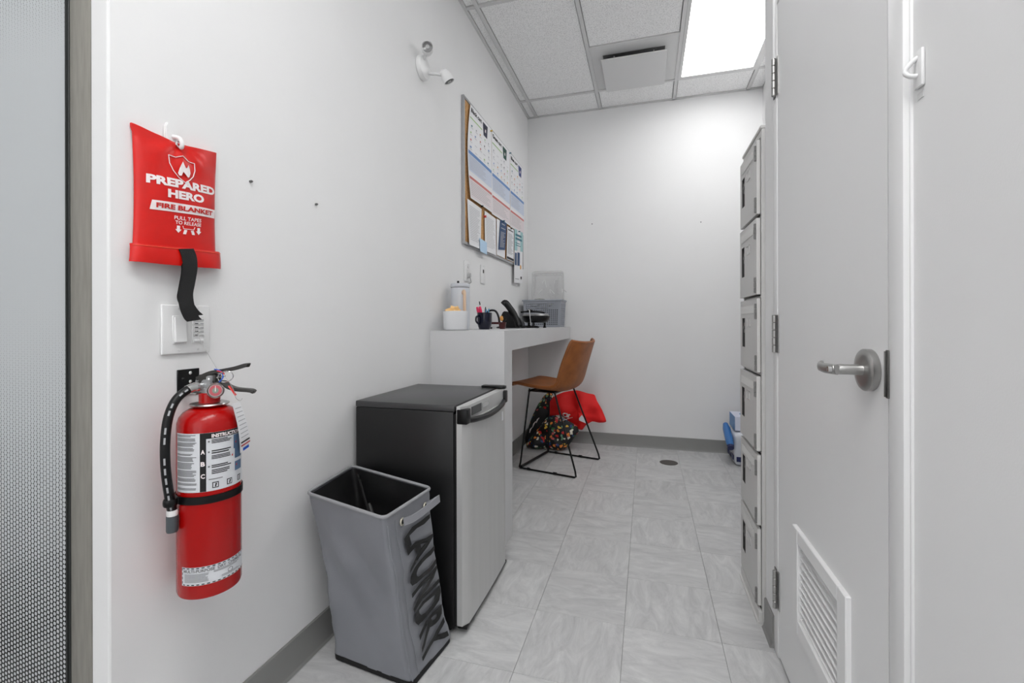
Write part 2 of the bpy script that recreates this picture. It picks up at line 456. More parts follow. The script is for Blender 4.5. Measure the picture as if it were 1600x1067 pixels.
bm = bx(-2.6, -1.3, YF - 0.12, YF, 0, ZC + 0.05); box(bm, 0.3, XR, YF - 0.12, YF, 0, ZC + 0.05)
box(bm, -1.3, 0.3, YF - 0.12, YF, 0, 0.25); box(bm, -1.3, 0.3, YF - 0.12, YF, 2.55, ZC + 0.05)
struct(obj('wall_behind', bm, M['wall'], sm=False))
w2 = struct(thing('fill_window', None, None, (-0.5, YF - 0.06, 0.25)))  # unseen window added to let in low fill daylight
for a in ((-1.3, -1.25, 0.25, 2.55), (-0.525, -0.475, 0.30, 2.50), (0.25, 0.3, 0.25, 2.55), (-1.25, 0.25, 0.25, 0.30), (-1.25, 0.25, 2.50, 2.55)):
    obj('fill_window_frame', bx(a[0], a[1], YF - 0.09, YF - 0.04, a[2], a[3], 0.003, 1), M['rail'], w2, sm=False)
struct(obj('wall_side', bx(-2.72, -2.6, YF - 0.12, 0.70, 0, ZC + 0.05), M['wall'], sm=False))
# room beyond the glass
struct(obj('wall_beyond', bx(-4.4, -1.117, 3.3, 3.4, 0, ZC + 0.05), mat('far_wall_paint', rgb(190, 191, 192), 0.8, nz=0.03, nscale=2), sm=False))
struct(obj('wall_beyond_side', bx(-4.5, -4.4, 0.6, 3.4, 0, ZC + 0.05), M['wall'], sm=False))
struct(obj('floor_beyond', bx(-4.4, -1.117, 0.632, 3.4, -0.1, -0.002), mat('far_floor', rgb(176, 175, 168), 0.6, nz=0.06, nscale=8), sm=False))
struct(obj('ceiling_beyond', bx(-4.4, -1.117, 0.70, 3.4, ZC + 0.032, ZC + 0.12), M['rail'], sm=False))
struct(obj('wall_beyond_glass_end', bx(-4.5, -2.6, 0.60, 0.70, 0, ZC + 0.05), M['wall'], sm=False))

# baseboards (cove base, 0.1 m high)
def cove(bm, p0, p1, nrm):
    """profile swept from p0 to p1; nrm points into the room"""
    p0 = Vector(p0); p1 = Vector(p1); n = Vector(nrm)
    prof = [(0, 0.1), (0.003, 0.101), (0.006, 0.097), (0.006, 0.02), (0.009, 0.008), (0.014, 0.001), (0.014, 0.0), (0, 0)]
    a = [bm.verts.new(p0 + n * d + Vector((0, 0, z))) for d, z in prof]; b = [bm.verts.new(p1 + n * d + Vector((0, 0, z))) for d, z in prof]
    k = len(prof)
    for i in range(k): bm.faces.new((a[i], a[(i + 1) % k], b[(i + 1) % k], b[i]))
    bm.faces.new(a[::-1]); bm.faces.new(b)
    return bm
bm = cove(NB(), (XL, 0.632, 0), (XL, 2.008, 0), (1, 0, 0)); cove(bm, (XL, 2.134, 0), (XL, YB, 0), (1, 0, 0))
struct(obj('baseboard_left', bm, M['base'], ang=20))
struct(obj('baseboard_back', cove(NB(), (XL + 0.006, YB, 0), (0.86, YB, 0), (0, -1, 0)), M['base'], ang=20))
bm = cove(NB(), (0.385, 1.6175, 0), (0.385, 1.722, 0), (-1, 0, 0)); cove(bm, (XR, YF, 0), (XR, 0.85, 0), (-1, 0, 0))
cove(bm, (0.86, 2.05, 0), (0.86, YB, 0), (-1, 0, 0))
struct(obj('baseboard_right', bm, M['base'], ang=20))

# ceiling: slab, rails, tiles
ceil = struct(obj('ceiling', bx(-2.72, 1.0, YF, YB + 0.12, ZC + 0.03, ZC + 0.12), M['wall'], sm=False))
xs = [-0.925, -0.37, 0.215, 0.757]
ybars = [3.605]
while ybars[-1] > YF: ybars.append(ybars[-1] - 0.58)
# long tiles are two modules deep; diffuser splits one bay
rowA = [YB, 3.605, 2.445, 1.285, 0.125, -1.035, YF]
rowM = [YB, 3.605, 3.03, 1.87, 0.71, -0.45, -1.61, YF]
rowR = [YB, 3.605, 2.445, 1.285, 0.125, -1.035, YF]
def rail(name, x0, x1, y0, y1): return obj(name, bx(x0, x1, y0, y1, ZC - 0.003, ZC + 0.03, 0.001, 1), M['rail'], ceil)
h = 0.012
for x in xs: rail('grid_rail', x - h, x + h, YF if x < XR else 1.722, YB)
rail('grid_rail', -1.58 - h, -1.58 + h, YF, 0.63); rail('grid_rail', -2.15 - h, -2.15 + h, YF, 0.63)
rail('wall_angle', XL, XL + 0.018, 0.632, YB); rail('wall_angle', XL, 0.86, YB - 0.018, YB)
bays = [(XL, xs[0], rowA), (xs[0], xs[1], rowA), (xs[1], xs[2], rowM), (xs[2], xs[3], rowR), (xs[3], 0.86, rowA)]
def ctile(x0, x1, y0, y1):
    obj('ceiling_tile', bx(x0 + 0.004, x1 - 0.004, y0 + 0.004, y1 - 0.004, ZC + 0.004, ZC + 0.03), M['ctile'], ceil, sm=False)
for bi, (xa, xb, rows) in enumerate(bays):
    for a, b in zip(rows, rows[1:]):
        ya, yb = b, a
        if bi in (3, 4) and yb <= 1.72: continue
        if bi == 4: ya = max(ya, 1.722)
        x0 = xa + (h if bi else 0.018); x1 = xb - (h if bi < 4 else 0)
        if bi == 3 and abs(b - 2.445) < 0.01: continue                 # troffer
        if bi == 2 and abs(a - 3.605) < 0.01: continue                 # diffuser
        if bi == 2 and (abs(a - 0.71) < 0.01 or abs(a + 0.45) < 0.01): continue   # near troffers, the rear one added as fill
        if bi == 3 and ya < 1.722: ya = 1.722
        if bi == 0 and yb < 0.63: continue
        if bi == 0: ya = max(ya, 0.632)
        ctile(x0, x1, ya + (h if ya > YF + 0.01 else 0), yb - (h if yb < YB - 0.01 else 0.018))
    for y in rows[1:-1]:
        if bi in (3, 4) and y < 1.72: continue
        if bi == 0 and y < 0.64: continue
        rail('grid_rail', xa + (h if bi else 0.018), xb - (h if bi < 4 else 0), y - h, y + h)
for x0, x1 in ((-2.59, -2.162), (-2.138, -1.592), (-1.568, -0.937)):
    for y0, y1 in ((YF, -1.05), (-1.02, 0.11), (0.14, 0.62)): ctile(x0, x1, y0, y1)
rail('grid_rail', XR, 0.86, 1.722, 1.74)

# ceiling lights and added fill panels
def glow(name, col, s):
    m = bpy.data.materials.new(name); m.use_nodes = True; nt = m.node_tree; N = nt.nodes; L = nt.links
    N.remove(N['Principled BSDF'])
    e = N.new('ShaderNodeEmission'); e.inputs[1].default_value = s
    tc = N.new('ShaderNodeTexCoord'); sp = N.new('ShaderNodeSeparateXYZ'); L.new(tc.outputs['Object'], sp.inputs[0])
    # two tubes behind the prismatic lens: brightness varies across the panel width
    mu = N.new('ShaderNodeMath'); mu.operation = 'MULTIPLY'; mu.inputs[1].default_value = 23.0; L.new(sp.outputs['X'], mu.inputs[0])
    co = N.new('ShaderNodeMath'); co.operation = 'COSINE'; L.new(mu.outputs[0], co.inputs[0])
    r = N.new('ShaderNodeMapRange'); r.inputs['From Min'].default_value = -1; r.inputs['To Min'].default_value = 1.0; r.inputs['To Max'].default_value = 0.72
    L.new(co.outputs[0], r.inputs['Value'])
    mc = N.new('ShaderNodeVectorMath'); mc.operation = 'SCALE'; mc.inputs[0].default_value = col; L.new(r.outputs[0], mc.inputs['Scale'])
    L.new(mc.outputs[0], e.inputs[0]); L.new(e.outputs[0], N['Material Output'].inputs[0]); return m
def troffer(x0, x1, y0, y1, s, label):
    t = thing('ceiling_light', label, 'light', ((x0 + x1) / 2, (y0 + y1) / 2, ZC))
    bm = NB(); f = 0.022
    box(bm, x0, x0 + f, y0, y1, ZC - 0.004, ZC + 0.03, 0.001, 1); box(bm, x1 - f, x1, y0, y1, ZC - 0.004, ZC + 0.03, 0.001, 1)
    box(bm, x0 + f, x1 - f, y0, y0 + f, ZC - 0.004, ZC + 0.03, 0.001, 1); box(bm, x0 + f, x1 - f, y1 - f, y1, ZC - 0.004, ZC + 0.03, 0.001, 1)
    obj('frame', bm, M['rail'], t, sm=False)
    obj('diffuser', bx(x0 + f, x1 - f, y0 + f, y1 - f, ZC + 0.0, ZC + 0.02), glow('light_lens', (1.0, 1.0, 1.0), s), t, sm=False)
    return t
troffer(xs[2] + h, xs[3] - h, 2.457, 3.593, LIGHT_MAIN, 'bright white fluorescent ceiling panel with a prismatic lens, beside the square air diffuser')
troffer(xs[1] + h, xs[2] - h, -0.438, 0.698, LIGHT_NEAR, 'white fluorescent ceiling panel above the camera, out of the picture')
troffer(-2.138, -1.592, -1.02, 0.11, LIGHT_HALL_FILL, 'added fill light panel behind the camera on the left, out of the picture')  # added fill, not a known lamp
troffer(xs[1] + h, xs[2] - h, -1.598, -0.462, LIGHT_NEAR, 'second added fill light panel behind the camera, out of the picture')  # extra panel added to brighten the near half of the room
troffer(-2.9, -2.3, 1.4, 2.6, LIGHT_OUT_FILL, 'unseen panel added to light the room beyond the dotted glass')  # added lamp that lifts the tone seen between the dots

# air diffuser
t = thing('air_diffuser', 'square white ceiling air vent with a solid drop plate, left of the bright panel', 'vent', (-0.08, 3.32, ZC))
x0, x1, y0, y1 = xs[1] + h, xs[2] - h, 3.042, 3.593
bm = NB(); bx0, bx1, by0, by1 = -0.29, 0.13, 3.13, 3.55
rm = 0.0
# tray around a pyramidal throat
def ringface(bm, a, b):
    A = [bm.verts.new(p) for p in a]; B = [bm.verts.new(p) for p in b]
    for i in range(4): bm.faces.new((A[i], A[(i + 1) % 4], B[(i + 1) % 4], B[i]))
def rect(x0, x1, y0, y1, z): return [(x0, y0, z), (x1, y0, z), (x1, y1, z), (x0, y1, z)]
ringface(bm, rect(x0, x1, y0, y1, ZC + 0.002), rect(bx0 + 0.01, bx1 - 0.01, by0 + 0.01, by1 - 0.01, ZC + 0.002))
obj('panel', bm, M['offwhite'], t, sm=False)
bm = NB(); ringface(bm, rect(bx0 + 0.01, bx1 - 0.01, by0 + 0.01, by1 - 0.01, ZC + 0.0015), rect(bx0 + 0.06, bx1 - 0.06, by0 + 0.06, by1 - 0.06, ZC + 0.028))
q = rect(bx0 + 0.06, bx1 - 0.06, by0 + 0.06, by1 - 0.06, ZC + 0.027); bm.faces.new([bm.verts.new(p) for p in q])
obj('throat', bm, mat('throat_grey', rgb(120), 0.6), t, sm=False)
obj('drop_plate', bx(bx0, bx1, by0 - 0.01, by1 + 0.01, ZC - 0.042, ZC - 0.034, 0.001, 1), M['offwhite'], t, sm=False)
bm = NB()
for px in (bx0 + 0.08, bx1 - 0.08):
    for py in (by0 + 0.08, by1 - 0.08): box(bm, px - 0.004, px + 0.004, py - 0.004, py + 0.004, ZC - 0.035, ZC + 0.026)
stuff(obj('hanger', bm, M['offwhite'], t, sm=False))

# ------------------------------------------------------------------ glass partition window_1
YW = 0.632
win = struct(thing('window_1', None, None, (-1.8, YW, 0)))
obj('wood_jamb', bx(-1.114, -1.0545, YW + 0.0005, YW + 0.06, 0, ZC, 0.0015), M['wood_grey'], win)
bm = bx(-1.1235, -1.1145, YW - 0.001, YW + 0.03, 0, ZC, 0.001, 1); box(bm, -1.1205, -1.118, YW - 0.004, YW - 0.0009, 0, ZC)
obj('gasket', bm, mat('gasket_rubber', rgb(40, 43, 42), 0.5), win, sm=False)
obj('wood_jamb', bx(-2.6, -2.54, YW - 0.008, YW + 0.06, 0, ZC, 0.0015), M['wood_grey'], win)
g = obj('glass_pane', bx(-2.54, -1.1215, YW + 0.012, YW + 0.022, 0.0, ZC), mat('clear_glass', (0.93, 0.96, 0.95, 1), 0.0, trans=1.0, spec=0.5), win, sm=False)
g.data.materials.clear()
gm_ = bpy.data.materials.new('pane_glass'); gm_.use_nodes = True
_n = gm_.node_tree.nodes; _l = gm_.node_tree.links; _n.remove(_n['Principled BSDF'])
_t = _n.new('ShaderNodeBsdfTransparent'); _t.inputs[0].default_value = (0.95, 0.975, 0.97, 1); _g = _n.new('ShaderNodeBsdfGlossy'); _g.inputs['Roughness'].default_value = 0.02
_f = _n.new('ShaderNodeFresnel'); _f.inputs['IOR'].default_value = 1.25; _m = _n.new('ShaderNodeMixShader')
_l.new(_f.outputs[0], _m.inputs[0]); _l.new(_t.outputs[0], _m.inputs[1]); _l.new(_g.outputs[0], _m.inputs[2]); _l.new(_m.outputs[0], _n['Material Output'].inputs[0])
g.data.materials.append(gm_)
pyobj('dotted_film', [(-2.54, YW + 0.0115, 0.0), (-1.1215, YW + 0.0115, 0.0), (-1.1215, YW + 0.0115, ZC), (-2.54, YW + 0.0115, ZC)], [(0, 1, 2, 3)], M['dots'], win, sm=False)

# ------------------------------------------------------------------ door frame trim_1 and door_1
bm = NB()
def framecol(y0, y1, inner):
    # steel frame: proud face, small bevel on the wall side
    s = 1 if inner == 'hi' else -1
    box(bm, XR - 0.012, XR + 0.06, y0, y1, 0, 2.06, 0.003, 2)
framecol(1.572, 1.617, 'hi'); framecol(0.855, 0.902, 'lo')
box(bm, XR - 0.012, XR + 0.06, 0.9022, 1.5718, 2.002, 2.06, 0.001, 1)
fr = struct(obj('trim_1', bm, M['door_white']))
bm = NB()
for a, b in ((1.6165, 1.621), (0.851, 0.8555)): box(bm, XR - 0.004, XR + 0.02, a, b, 0, 2.064, 0.002, 2)
box(bm, XR - 0.004, XR + 0.02, 0.851, 1.621, 2.0595, 2.064, 0.002, 2)
obj('sealant_edge', bm, M['door_white'], fr)
XD = XR - 0.010
door = struct(thing('door_1', None, None, (XD, 1.57, 0)))
dy0, dy1, dz0, dz1 = 0.906, 1.569, 0.014, 1.999
ly0, ly1, lz0, lz1 = 1.095, 1.355, 0.252, 0.452
bm = NB()
box(bm, XD, XD + 0.042, dy0, ly0, dz0, dz1); box(bm, XD, XD + 0.042, ly1, dy1, dz0, dz1)
box(bm, XD, XD + 0.042, ly0, ly1, lz1, dz1); box(bm, XD, XD + 0.042, ly0, ly1, dz0, lz0)
bmesh.ops.remove_doubles(bm, verts=bm.verts, dist=1e-5)
obj('leaf', bm, M['door_white'], door, sm=False)
lv = obj('louver_frame', None or (lambda: (lambda b: (box(b, XD - 0.010, XD + 0.002, 1.052, ly0, 0.213, 0.487, 0.002, 1), box(b, XD - 0.010, XD + 0.002, ly1, 1.396, 0.213, 0.487, 0.002, 1), box(b, XD - 0.010, XD + 0.002, ly0, ly1, lz1, 0.487, 0.002, 1), box(b, XD - 0.010, XD + 0.002, ly0, ly1, 0.213, lz0, 0.002, 1), b)[-1])(NB()))(), M['door_white'], door, sm=False)
ns = 10
for k in range(ns):
    zc = lz0 + (k + 0.5) * (lz1 - lz0) / ns
    b = NB(); Mx = Matrix.Translation((XD + 0.010, (ly0 + ly1) / 2, zc)) @ Matrix.Rotation(math.radians(60), 4, 'Y')
    box(b, -0.0010, 0.0010, -(ly1 - ly0) / 2, (ly1 - ly0) / 2, -0.0150, 0.0150, M=Mx)
    obj('louver_slat', b, M['door_white'], lv, sm=False)
# hinges
for zc in (1.780, 0.994, 0.210):
    hz = obj('hinge', bx(XD - 0.0030, XD + 0.0005, 1.556, 1.5690, zc - 0.058, zc + 0.058), M['steel'], door, sm=False)
    b = NB()
    for k in range(5):
        a = zc - 0.058 + k * 0.0232
        lathe(b, [(0.0055, a + 0.0006), (0.0065, a + 0.0016), (0.0065, a + 0.0216), (0.0055, a + 0.0226)], (XD - 0.0095, 1.574, 0), seg=14)
    obj('knuckle', b, M['steel'], hz)
    obj('hinge_leaf', bx(XD - 0.0045, XD - 0.0025, 1.5805, 1.600, zc - 0.058, zc + 0.058), M['dsteel'], hz, sm=False)
# lever handle
hy, hz_ = 0.964, 0.944
rose = obj('handle_rose', lt([(0.0, 0.0), (0.036, 0.0), (0.0375, 0.002), (0.0375, 0.012), (0.035, 0.0145), (0.026, 0.0155), (0.0, 0.0155)], (XD - 0.0, hy, hz_), 'X', 40, M=Matrix.Scale(-1, 4, (1, 0, 0))), M['steel'], door)
path = [(XD - 0.012, hy, hz_), (XD - 0.055, hy, hz_), (XD - 0.062, hy + 0.003, hz_)]
lev = obj('lever', tb([(XD - 0.012, hy, hz_), (XD - 0.03, hy, hz_), (XD - 0.050, hy, hz_), (XD - 0.060, hy + 0.002, hz_)], [0.0105, 0.0095, 0.0095, 0.008], 20), M['steel'], door)
obj('grip', tb(spline([(XD - 0.056, hy - 0.009, hz_), (XD - 0.059, hy + 0.02, hz_ - 0.001), (XD - 0.059, hy + 0.050, hz_ - 0.002), (XD - 0.057, hy + 0.076, hz_ - 0.001), (XD - 0.050, hy + 0.083, hz_)], 6), 0.0045, 12, flat=0.0095), M['steel'], lev)
obj('lock_button', lt([(0.0, 0), (0.005, 0), (0.005, 0.006), (0, 0.0062)], (XD - 0.062, hy + 0.001, hz_), 'X', 14, M=Matrix.Scale(-1, 4, (1, 0, 0))), M['chrome'], lev)
bm = bx(XR - 0.0145, XR - 0.0122, 0.896, 0.9045, 0.903, 0.983, 0.0006, 1); box(bm, XR - 0.0170, XR - 0.0135, 0.9025, 0.9045, 0.905, 0.981, 0.0008, 2)
obj('strike_plate', bm, M['dsteel'], fr)

# ================================================================== LOCKERS
LX = 0.378
t = thing('locker_tower', 'tall narrow grey steel locker tower of six stacked compartments beside the white louvred door', 'locker', (0.61, 1.89, 0))
ly, ry = 1.737, 2.046     # near and far sides
bm = NB()
box(bm, LX + 0.014, 0.835, ly, ly + 0.012, 0, 1.69); box(bm, LX + 0.014, 0.835, ry - 0.012, ry, 0, 1.69)
box(bm, LX + 0.014, 0.835, ly + 0.012, ry - 0.012, 1.678, 1.69); box(bm, 0.825, 0.835, ly + 0.012, ry - 0.012, 0, 1.678)
box(bm, LX, LX + 0.014, ly, ly + 0.018, 0.0, 1.69, 0.001, 1); box(bm, LX, LX + 0.014, ry - 0.010, ry, 0.0, 1.69, 0.001, 1)
box(bm, LX, LX + 0.014, ly + 0.018, ry - 0.010, 1.668, 1.69, 0.001, 1)
zb = [0.045, 0.322, 0.578, 0.850, 1.120, 1.398, 1.668]
for z in zb[:-1]: box(bm, LX + 0.004, 0.82, ly + 0.012, ry - 0.010, z - 0.006, z + 0.001)
obj('body', bm, M['locker'], t, sm=False)
bm = bx(LX - 0.012, LX, ly, ry, 0.0, 0.04, 0.002, 1); box(bm, LX - 0.018, LX - 0.008, ly, ry, 0.0, 0.008)
obj('base', bm, M['locker'], t, sm=False)
bm = bx(LX - 0.004, 0.835, ly - 0.001, ry + 0.001, 1.6905, 1.702, 0.002, 1)
obj('top_cap', bm, M['locker'], t, sm=False)
d0, d1 = ly + 0.02, ry - 0.004
for k in range(6):
    z0, z1 = zb[k] + 0.006, zb[k + 1] - 0.008
    ajar = (0, 0, 0.002, 0.0, 0.0015, 0)[k]
    fx = LX - 0.012 - ajar
    py0, py1, pz0, pz1 = ry - 0.088, ry - 0.036, z0 + (z1 - z0) * 0.30, z0 + (z1 - z0) * 0.74
    bm = NB()
    box(bm, fx, LX - 0.001, d0, py0, z0, z1); box(bm, fx, LX - 0.001, py1, d1, z0, z1)
    box(bm, fx, LX - 0.001, py0, py1, pz1, z1); box(bm, fx, LX - 0.001, py0, py1, z0, pz0)
    bmesh.ops.remove_doubles(bm, verts=bm.verts, dist=1e-5)
    dr = obj('door', bm, M['locker'], t, sm=False)
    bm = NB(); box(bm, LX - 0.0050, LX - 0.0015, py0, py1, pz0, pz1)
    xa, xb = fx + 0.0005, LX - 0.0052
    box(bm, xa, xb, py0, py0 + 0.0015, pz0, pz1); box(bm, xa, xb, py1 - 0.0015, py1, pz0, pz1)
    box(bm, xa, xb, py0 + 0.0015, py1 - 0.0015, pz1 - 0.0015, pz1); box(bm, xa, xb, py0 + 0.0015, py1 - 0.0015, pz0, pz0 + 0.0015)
    obj('latch_recess', bm, M['locker_shade'], dr, sm=False)
    bm = bx(LX - 0.009, LX - 0.0051, py0 + 0.022, py0 + 0.038, pz0 + 0.055, pz0 + 0.095, 0.001, 1)
    lathe(bm, [(0.007, 0), (0.007, 0.003), (0, 0.004)], (LX - 0.0085, py0 + 0.026, pz0 + 0.075), 'X', 12, M=Matrix.Scale(-1, 4, (1, 0, 0)))
    obj('latch', bm, M['dsteel'], dr, sm=False)
    # name-card holder
    bm = NB(); cy0, cy1, cz0, cz1 = ly + 0.125, ly + 0.178, z0 + 0.155, z0 + 0.190
    for a in ((cy0, cy1, cz0, cz0 + 0.003), (cy0, cy1, cz1 - 0.003, cz1), (cy0, cy0 + 0.003, cz0, cz1), (cy1 - 0.003, cy1, cz0, cz1)):
        box(bm, fx - 0.002, fx, *a)
    obj('card_holder', bm, M['locker'], dr, sm=False)
    bm = NB()
    for j in range(11):
        y = ly + 0.075 + j * 0.0185
        Mx = Matrix.Translation((fx - 0.0005, y, z1 - 0.036)) @ Matrix.Rotation(math.radians(20), 4, 'Z')
        box(bm, -0.0025, 0.0005, -0.0055, 0.0055, -0.014, 0.014, M=Mx)
    stuff(obj('vent_louvers', bm, M['locker'], dr, sm=False))
    for zz in (z0 + 0.032, z1 - 0.045):
        bm = NB()
        for j in range(3): lathe(bm, [(0.0032, 0.0), (0.0042, 0.001), (0.0042, 0.0165), (0.0032, 0.0175)], (fx - 0.003, d0 + 0.006, zz - 0.027 + j * 0.018), seg=10)
        obj('hinge', bm, M['lhinge'], dr)

# ================================================================== COUNTER
t = thing('waterfall_counter', 'pale grey laminate counter with one thick panel leg, fixed to the left wall', 'counter', (-0.81, 2.07, 0))
obj('panel_leg', bx(XL + 0.001, -0.628, 2.008, 2.133, 0, 0.992), M['counter'], t, sm=False)
obj('countertop', bx(XL + 0.001, -0.628, 2.1331, 3.90, 0.8955, 0.992), M['counter'], t, sm=False)

# ================================================================== FRIDGE
fx0, fx1, fy0, fy1, fz = -0.985, -0.612, 1.392, 1.850, 0.757
t = thing('mini_fridge', 'compact black fridge with a brushed steel door standing against the counter leg', 'fridge', (-0.79, 1.62, 0))
obj('body', bx(fx0, fx1, fy0, fy1, 0.018, fz - 0.022, 0.003), M['fr_side'], t)
obj('top', bx(fx0 - 0.001, fx1 + 0.004, fy0 - 0.001, fy1 + 0.001, fz - 0.0215, fz, 0.004), M['fr_top'], t)
obj('door_seal', bx(fx1, fx1 + 0.010, fy0 + 0.006, fy1 - 0.006, 0.03, fz - 0.03), M['blackmat'], t, sm=False)
# door with rounded near/far verticals and slight crown
bm = NB(); prof = []
DX0, DX1 = fx1 + 0.0105, fx1 + 0.047
n = 18
for i in range(n + 1):
    s = i / n; y = fy0 + 0.001 + (fy1 - fy0 - 0.002) * s
    e = min(s, 1 - s) * (fy1 - fy0)
    rr = 0.014
    x = DX1 - 0.004 + 0.004 * (1 - (2 * s - 1) ** 2)
    if e < rr: x -= rr - math.sqrt(max(0, rr * rr - (rr - e) ** 2))
    prof.append((x, y))
poly = [(DX0, fy0 + 0.001)] + prof + [(DX0, fy1 - 0.001)]
prism(bm, poly, 0.032, fz - 0.056, lambda u, v, n_: Vector((u, v, n_)))
dr = obj('door', bm, M['fr_door'], t, ang=50)
bm = NB(); prism(bm, poly, fz - 0.0555, fz - 0.004, lambda u, v, n_: Vector((u - 0.006 if u > DX0 + 0.001 else u, v, n_)))
hd = obj('door_head', bm, M['fr_door'], dr, ang=50)
# bowed dark handle under the head
pts = [(DX1 - 0.004 + 0.014 * math.sin(PI * i / 12) ** 0.8 if 0 < i < 12 else DX1 - 0.010, fy0 + 0.030 + (fy1 - fy0 - 0.060) * i / 12, fz - 0.050 - 0.012 * math.sin(PI * i / 12) - 0.003) for i in range(13)]
obj('handle', tb(pts, 0.009, 10, flat=0.010), M['black'], dr)
for a in ((fy0 - 0.0005, fy0 + 0.036), (fy1 - 0.036, fy1 + 0.0005)): obj('handle_cap', bx(DX0, DX1 + 0.001, a[0], a[1], fz - 0.062, fz - 0.012, 0.004), M['black'], dr)
obj('logo_plate', bx(DX1 - 0.007, DX1 - 0.0035, 1.555, 1.62, fz - 0.034, fz - 0.018), M['chrome'], dr, sm=False)
obj('dark_window', bx(DX1 - 0.008, DX1 - 0.0045, 1.455, 1.545, fz - 0.042, fz - 0.014), mat('smoke_trim', rgb(70), 0.3), dr, sm=False)
obj('sticker', bx(DX1 - 0.0005, DX1 + 0.0012, 1.768, 1.784, 0.632, 0.668), M['paper'], dr, sm=False)
bm = bx(fx1 - 0.055, fx1 + 0.04, fy1 - 0.045, fy1 - 0.008, fz + 0.0005, fz + 0.010, 0.003); box(bm, fx1 + 0.0, fx1 + 0.045, fy1 - 0.03, fy1 - 0.006, fz - 0.004, fz + 0.008, 0.002)
obj('top_hinge', bm, M['black'], t)
bm = bx(DX0, DX1 - 0.004, fy0 + 0.006, fy1 - 0.006, 0.020, 0.0315, 0.002, 1)
obj('bottom_trim', bm, M['black'], t, sm=False)
for (a, b) in ((fx0 + 0.03, fy0 + 0.03), (fx1 - 0.03, fy0 + 0.03), (fx0 + 0.03, fy1 - 0.03), (fx1 - 0.03, fy1 - 0.03)):
    obj('foot', lt([(0.012, 0.0), (0.014, 0.002), (0.014, 0.019)], (a, b, 0), seg=14), M['black'], t)

# ================================================================== HAMPER
t = thing('laundry_hamper', 'open grey fabric laundry hamper with big black lettering, leaning between the wall and the fridge', 'hamper', (-0.77, 1.28, 0))
B4 = [Vector(p) for p in ((-0.925, 1.187, 0.004), (-0.632, 1.150, 0.004), (-0.607, 1.368, 0.004), (-0.915, 1.372, 0.004))]
T4 = [Vector(p) for p in ((-0.957, 1.117, 0.53), (-0.633, 1.010, 0.537), (-0.620, 1.245, 0.533), (-0.985, 1.372, 0.53))]
def rrect(P, r=0.022, n=5, m=14):
    """rounded quad loop through 4 corners, m points per side"""
    out = []
    for i in range(4):
        p0, p1, p2 = P[i - 1], P[i], P[(i + 1) % 4]
        a = p1 + (p0 - p1).normalized() * r; b = p1 + (p2 - p1).normalized() * r
        for k in range(n):
            s = k / n; out.append(a * (1 - s) ** 2 + p1 * 2 * s * (1 - s) + b * s * s)
        c = p2 + (p1 - p2).normalized() * r
        for k in range(m): out.append(b.lerp(c, k / m))
    return out
def hamper_level(s, inset=0.0, wr=1.0):
    P = [B4[i].lerp(T4[i], s) for i in range(4)]
    c = sum(P, Vector()) / 4
    if inset: P = [p + (c - p).normalized() * inset for p in P]
    out = []
    for k, p in enumerate(rrect(P)):
        d = (p - c); d.z = 0; d.normalize()
        q = noise.noise(p * 9 + Vector((3, 1, 5))) * 0.013 + noise.noise(p * 26) * 0.0035
        q -= 0.010 * math.sin(PI * s)            # fabric sags in
        q *= wr * min(1, (1 - s) * 6) * min(1, s * 8 + 0.3)
        out.append(p + d * q)
    return out
def hamper_shell(inset, z_lo, z_hi, n=26, wr=1.0, cap=True):
    V = []; F = []
    for i in range(n + 1):
        s = z_lo + (z_hi - z_lo) * i / n; V += hamper_level(s, inset, wr)
    m = len(V) // (n + 1)
    for i in range(n):
        for k in range(m): F.append((i * m + k, i * m + (k + 1) % m, (i + 1) * m + (k + 1) % m, (i + 1) * m + k))
    if cap: F.append(tuple(range(m))[::-1])
    return V, F
V, F = hamper_shell(0, 0.03, 1.0); obj_h = pyobj('fabric_shell', V, F, M['hamper'], t)
V, F = hamper_shell(0.009, 0.05, 0.995, wr=1.6); lin_ = pyobj('lining', V, F, M['lining'], t)
V, F = hamper_shell(0.001, 0.0, 0.034, 3, 0.3); pyobj('base', V, F, M['blackmat'], t)  # thin black band drawn as the shadow along the hamper's foot
loop = hamper_level(1.0); loop.append(loop[0]); loop.append(loop[1])
obj('rim_piping', tb([p + Vector((0, 0, 0.002)) for p in loop], 0.0048, 10), mat('rim_fabric', rgb(150, 151, 154), 0.5, bump=0.2, bscale=400), t)
# inner prop rods and fold of the lining
obj('support_rod', tb([(-0.90, 1.345, 0.42), (-0.83, 1.30, 0.33), (-0.74, 1.22, 0.30), (-0.68, 1.16, 0.34)], 0.006, 8), mat('rod_grey', rgb(70), 0.6), t)
V = []
for i in range(9):
    s = i / 8
    for k in range(5):
        V.append(Vector((-0.952 + 0.17 * s + 0.012 * k, 1.350 - 0.06 * s - 0.012 * k + 0.008 * math.sin(k * 1.6), 0.515 - 0.36 * s)))
pyobj('lining_fold', V, [(i * 5 + k, i * 5 + k + 1, i * 5 + k + 6, i * 5 + k + 5) for i in range(8) for k in range(4)], mat('lining_fold_grey', rgb(64), 0.6), t)
# right face frame: u from near corner to far corner (0..1), v = height fraction (0 bottom..1 top)
def hface(u, v, n=0.0):
    a = B4[1].lerp(T4[1], v); b = B4[2].lerp(T4[2], v); p = a.lerp(b, u)
    c = sum([B4[i].lerp(T4[i], v) for i in range(4)], Vector()) / 4
    d = (b - a).cross(Vector((0, 0, 1))); d.normalize()
    q = noise.noise(p * 9 + Vector((3, 1, 5))) * 0.013 + noise.noise(p * 26) * 0.0035
    q -= 0.010 * math.sin(PI * v); q *= min(1, (1 - v) * 6) * min(1, v * 8 + 0.3)
    return p + d * (q + n + 0.0035)
vs_, fs = text_geo('LAUNDRY', 0.03)
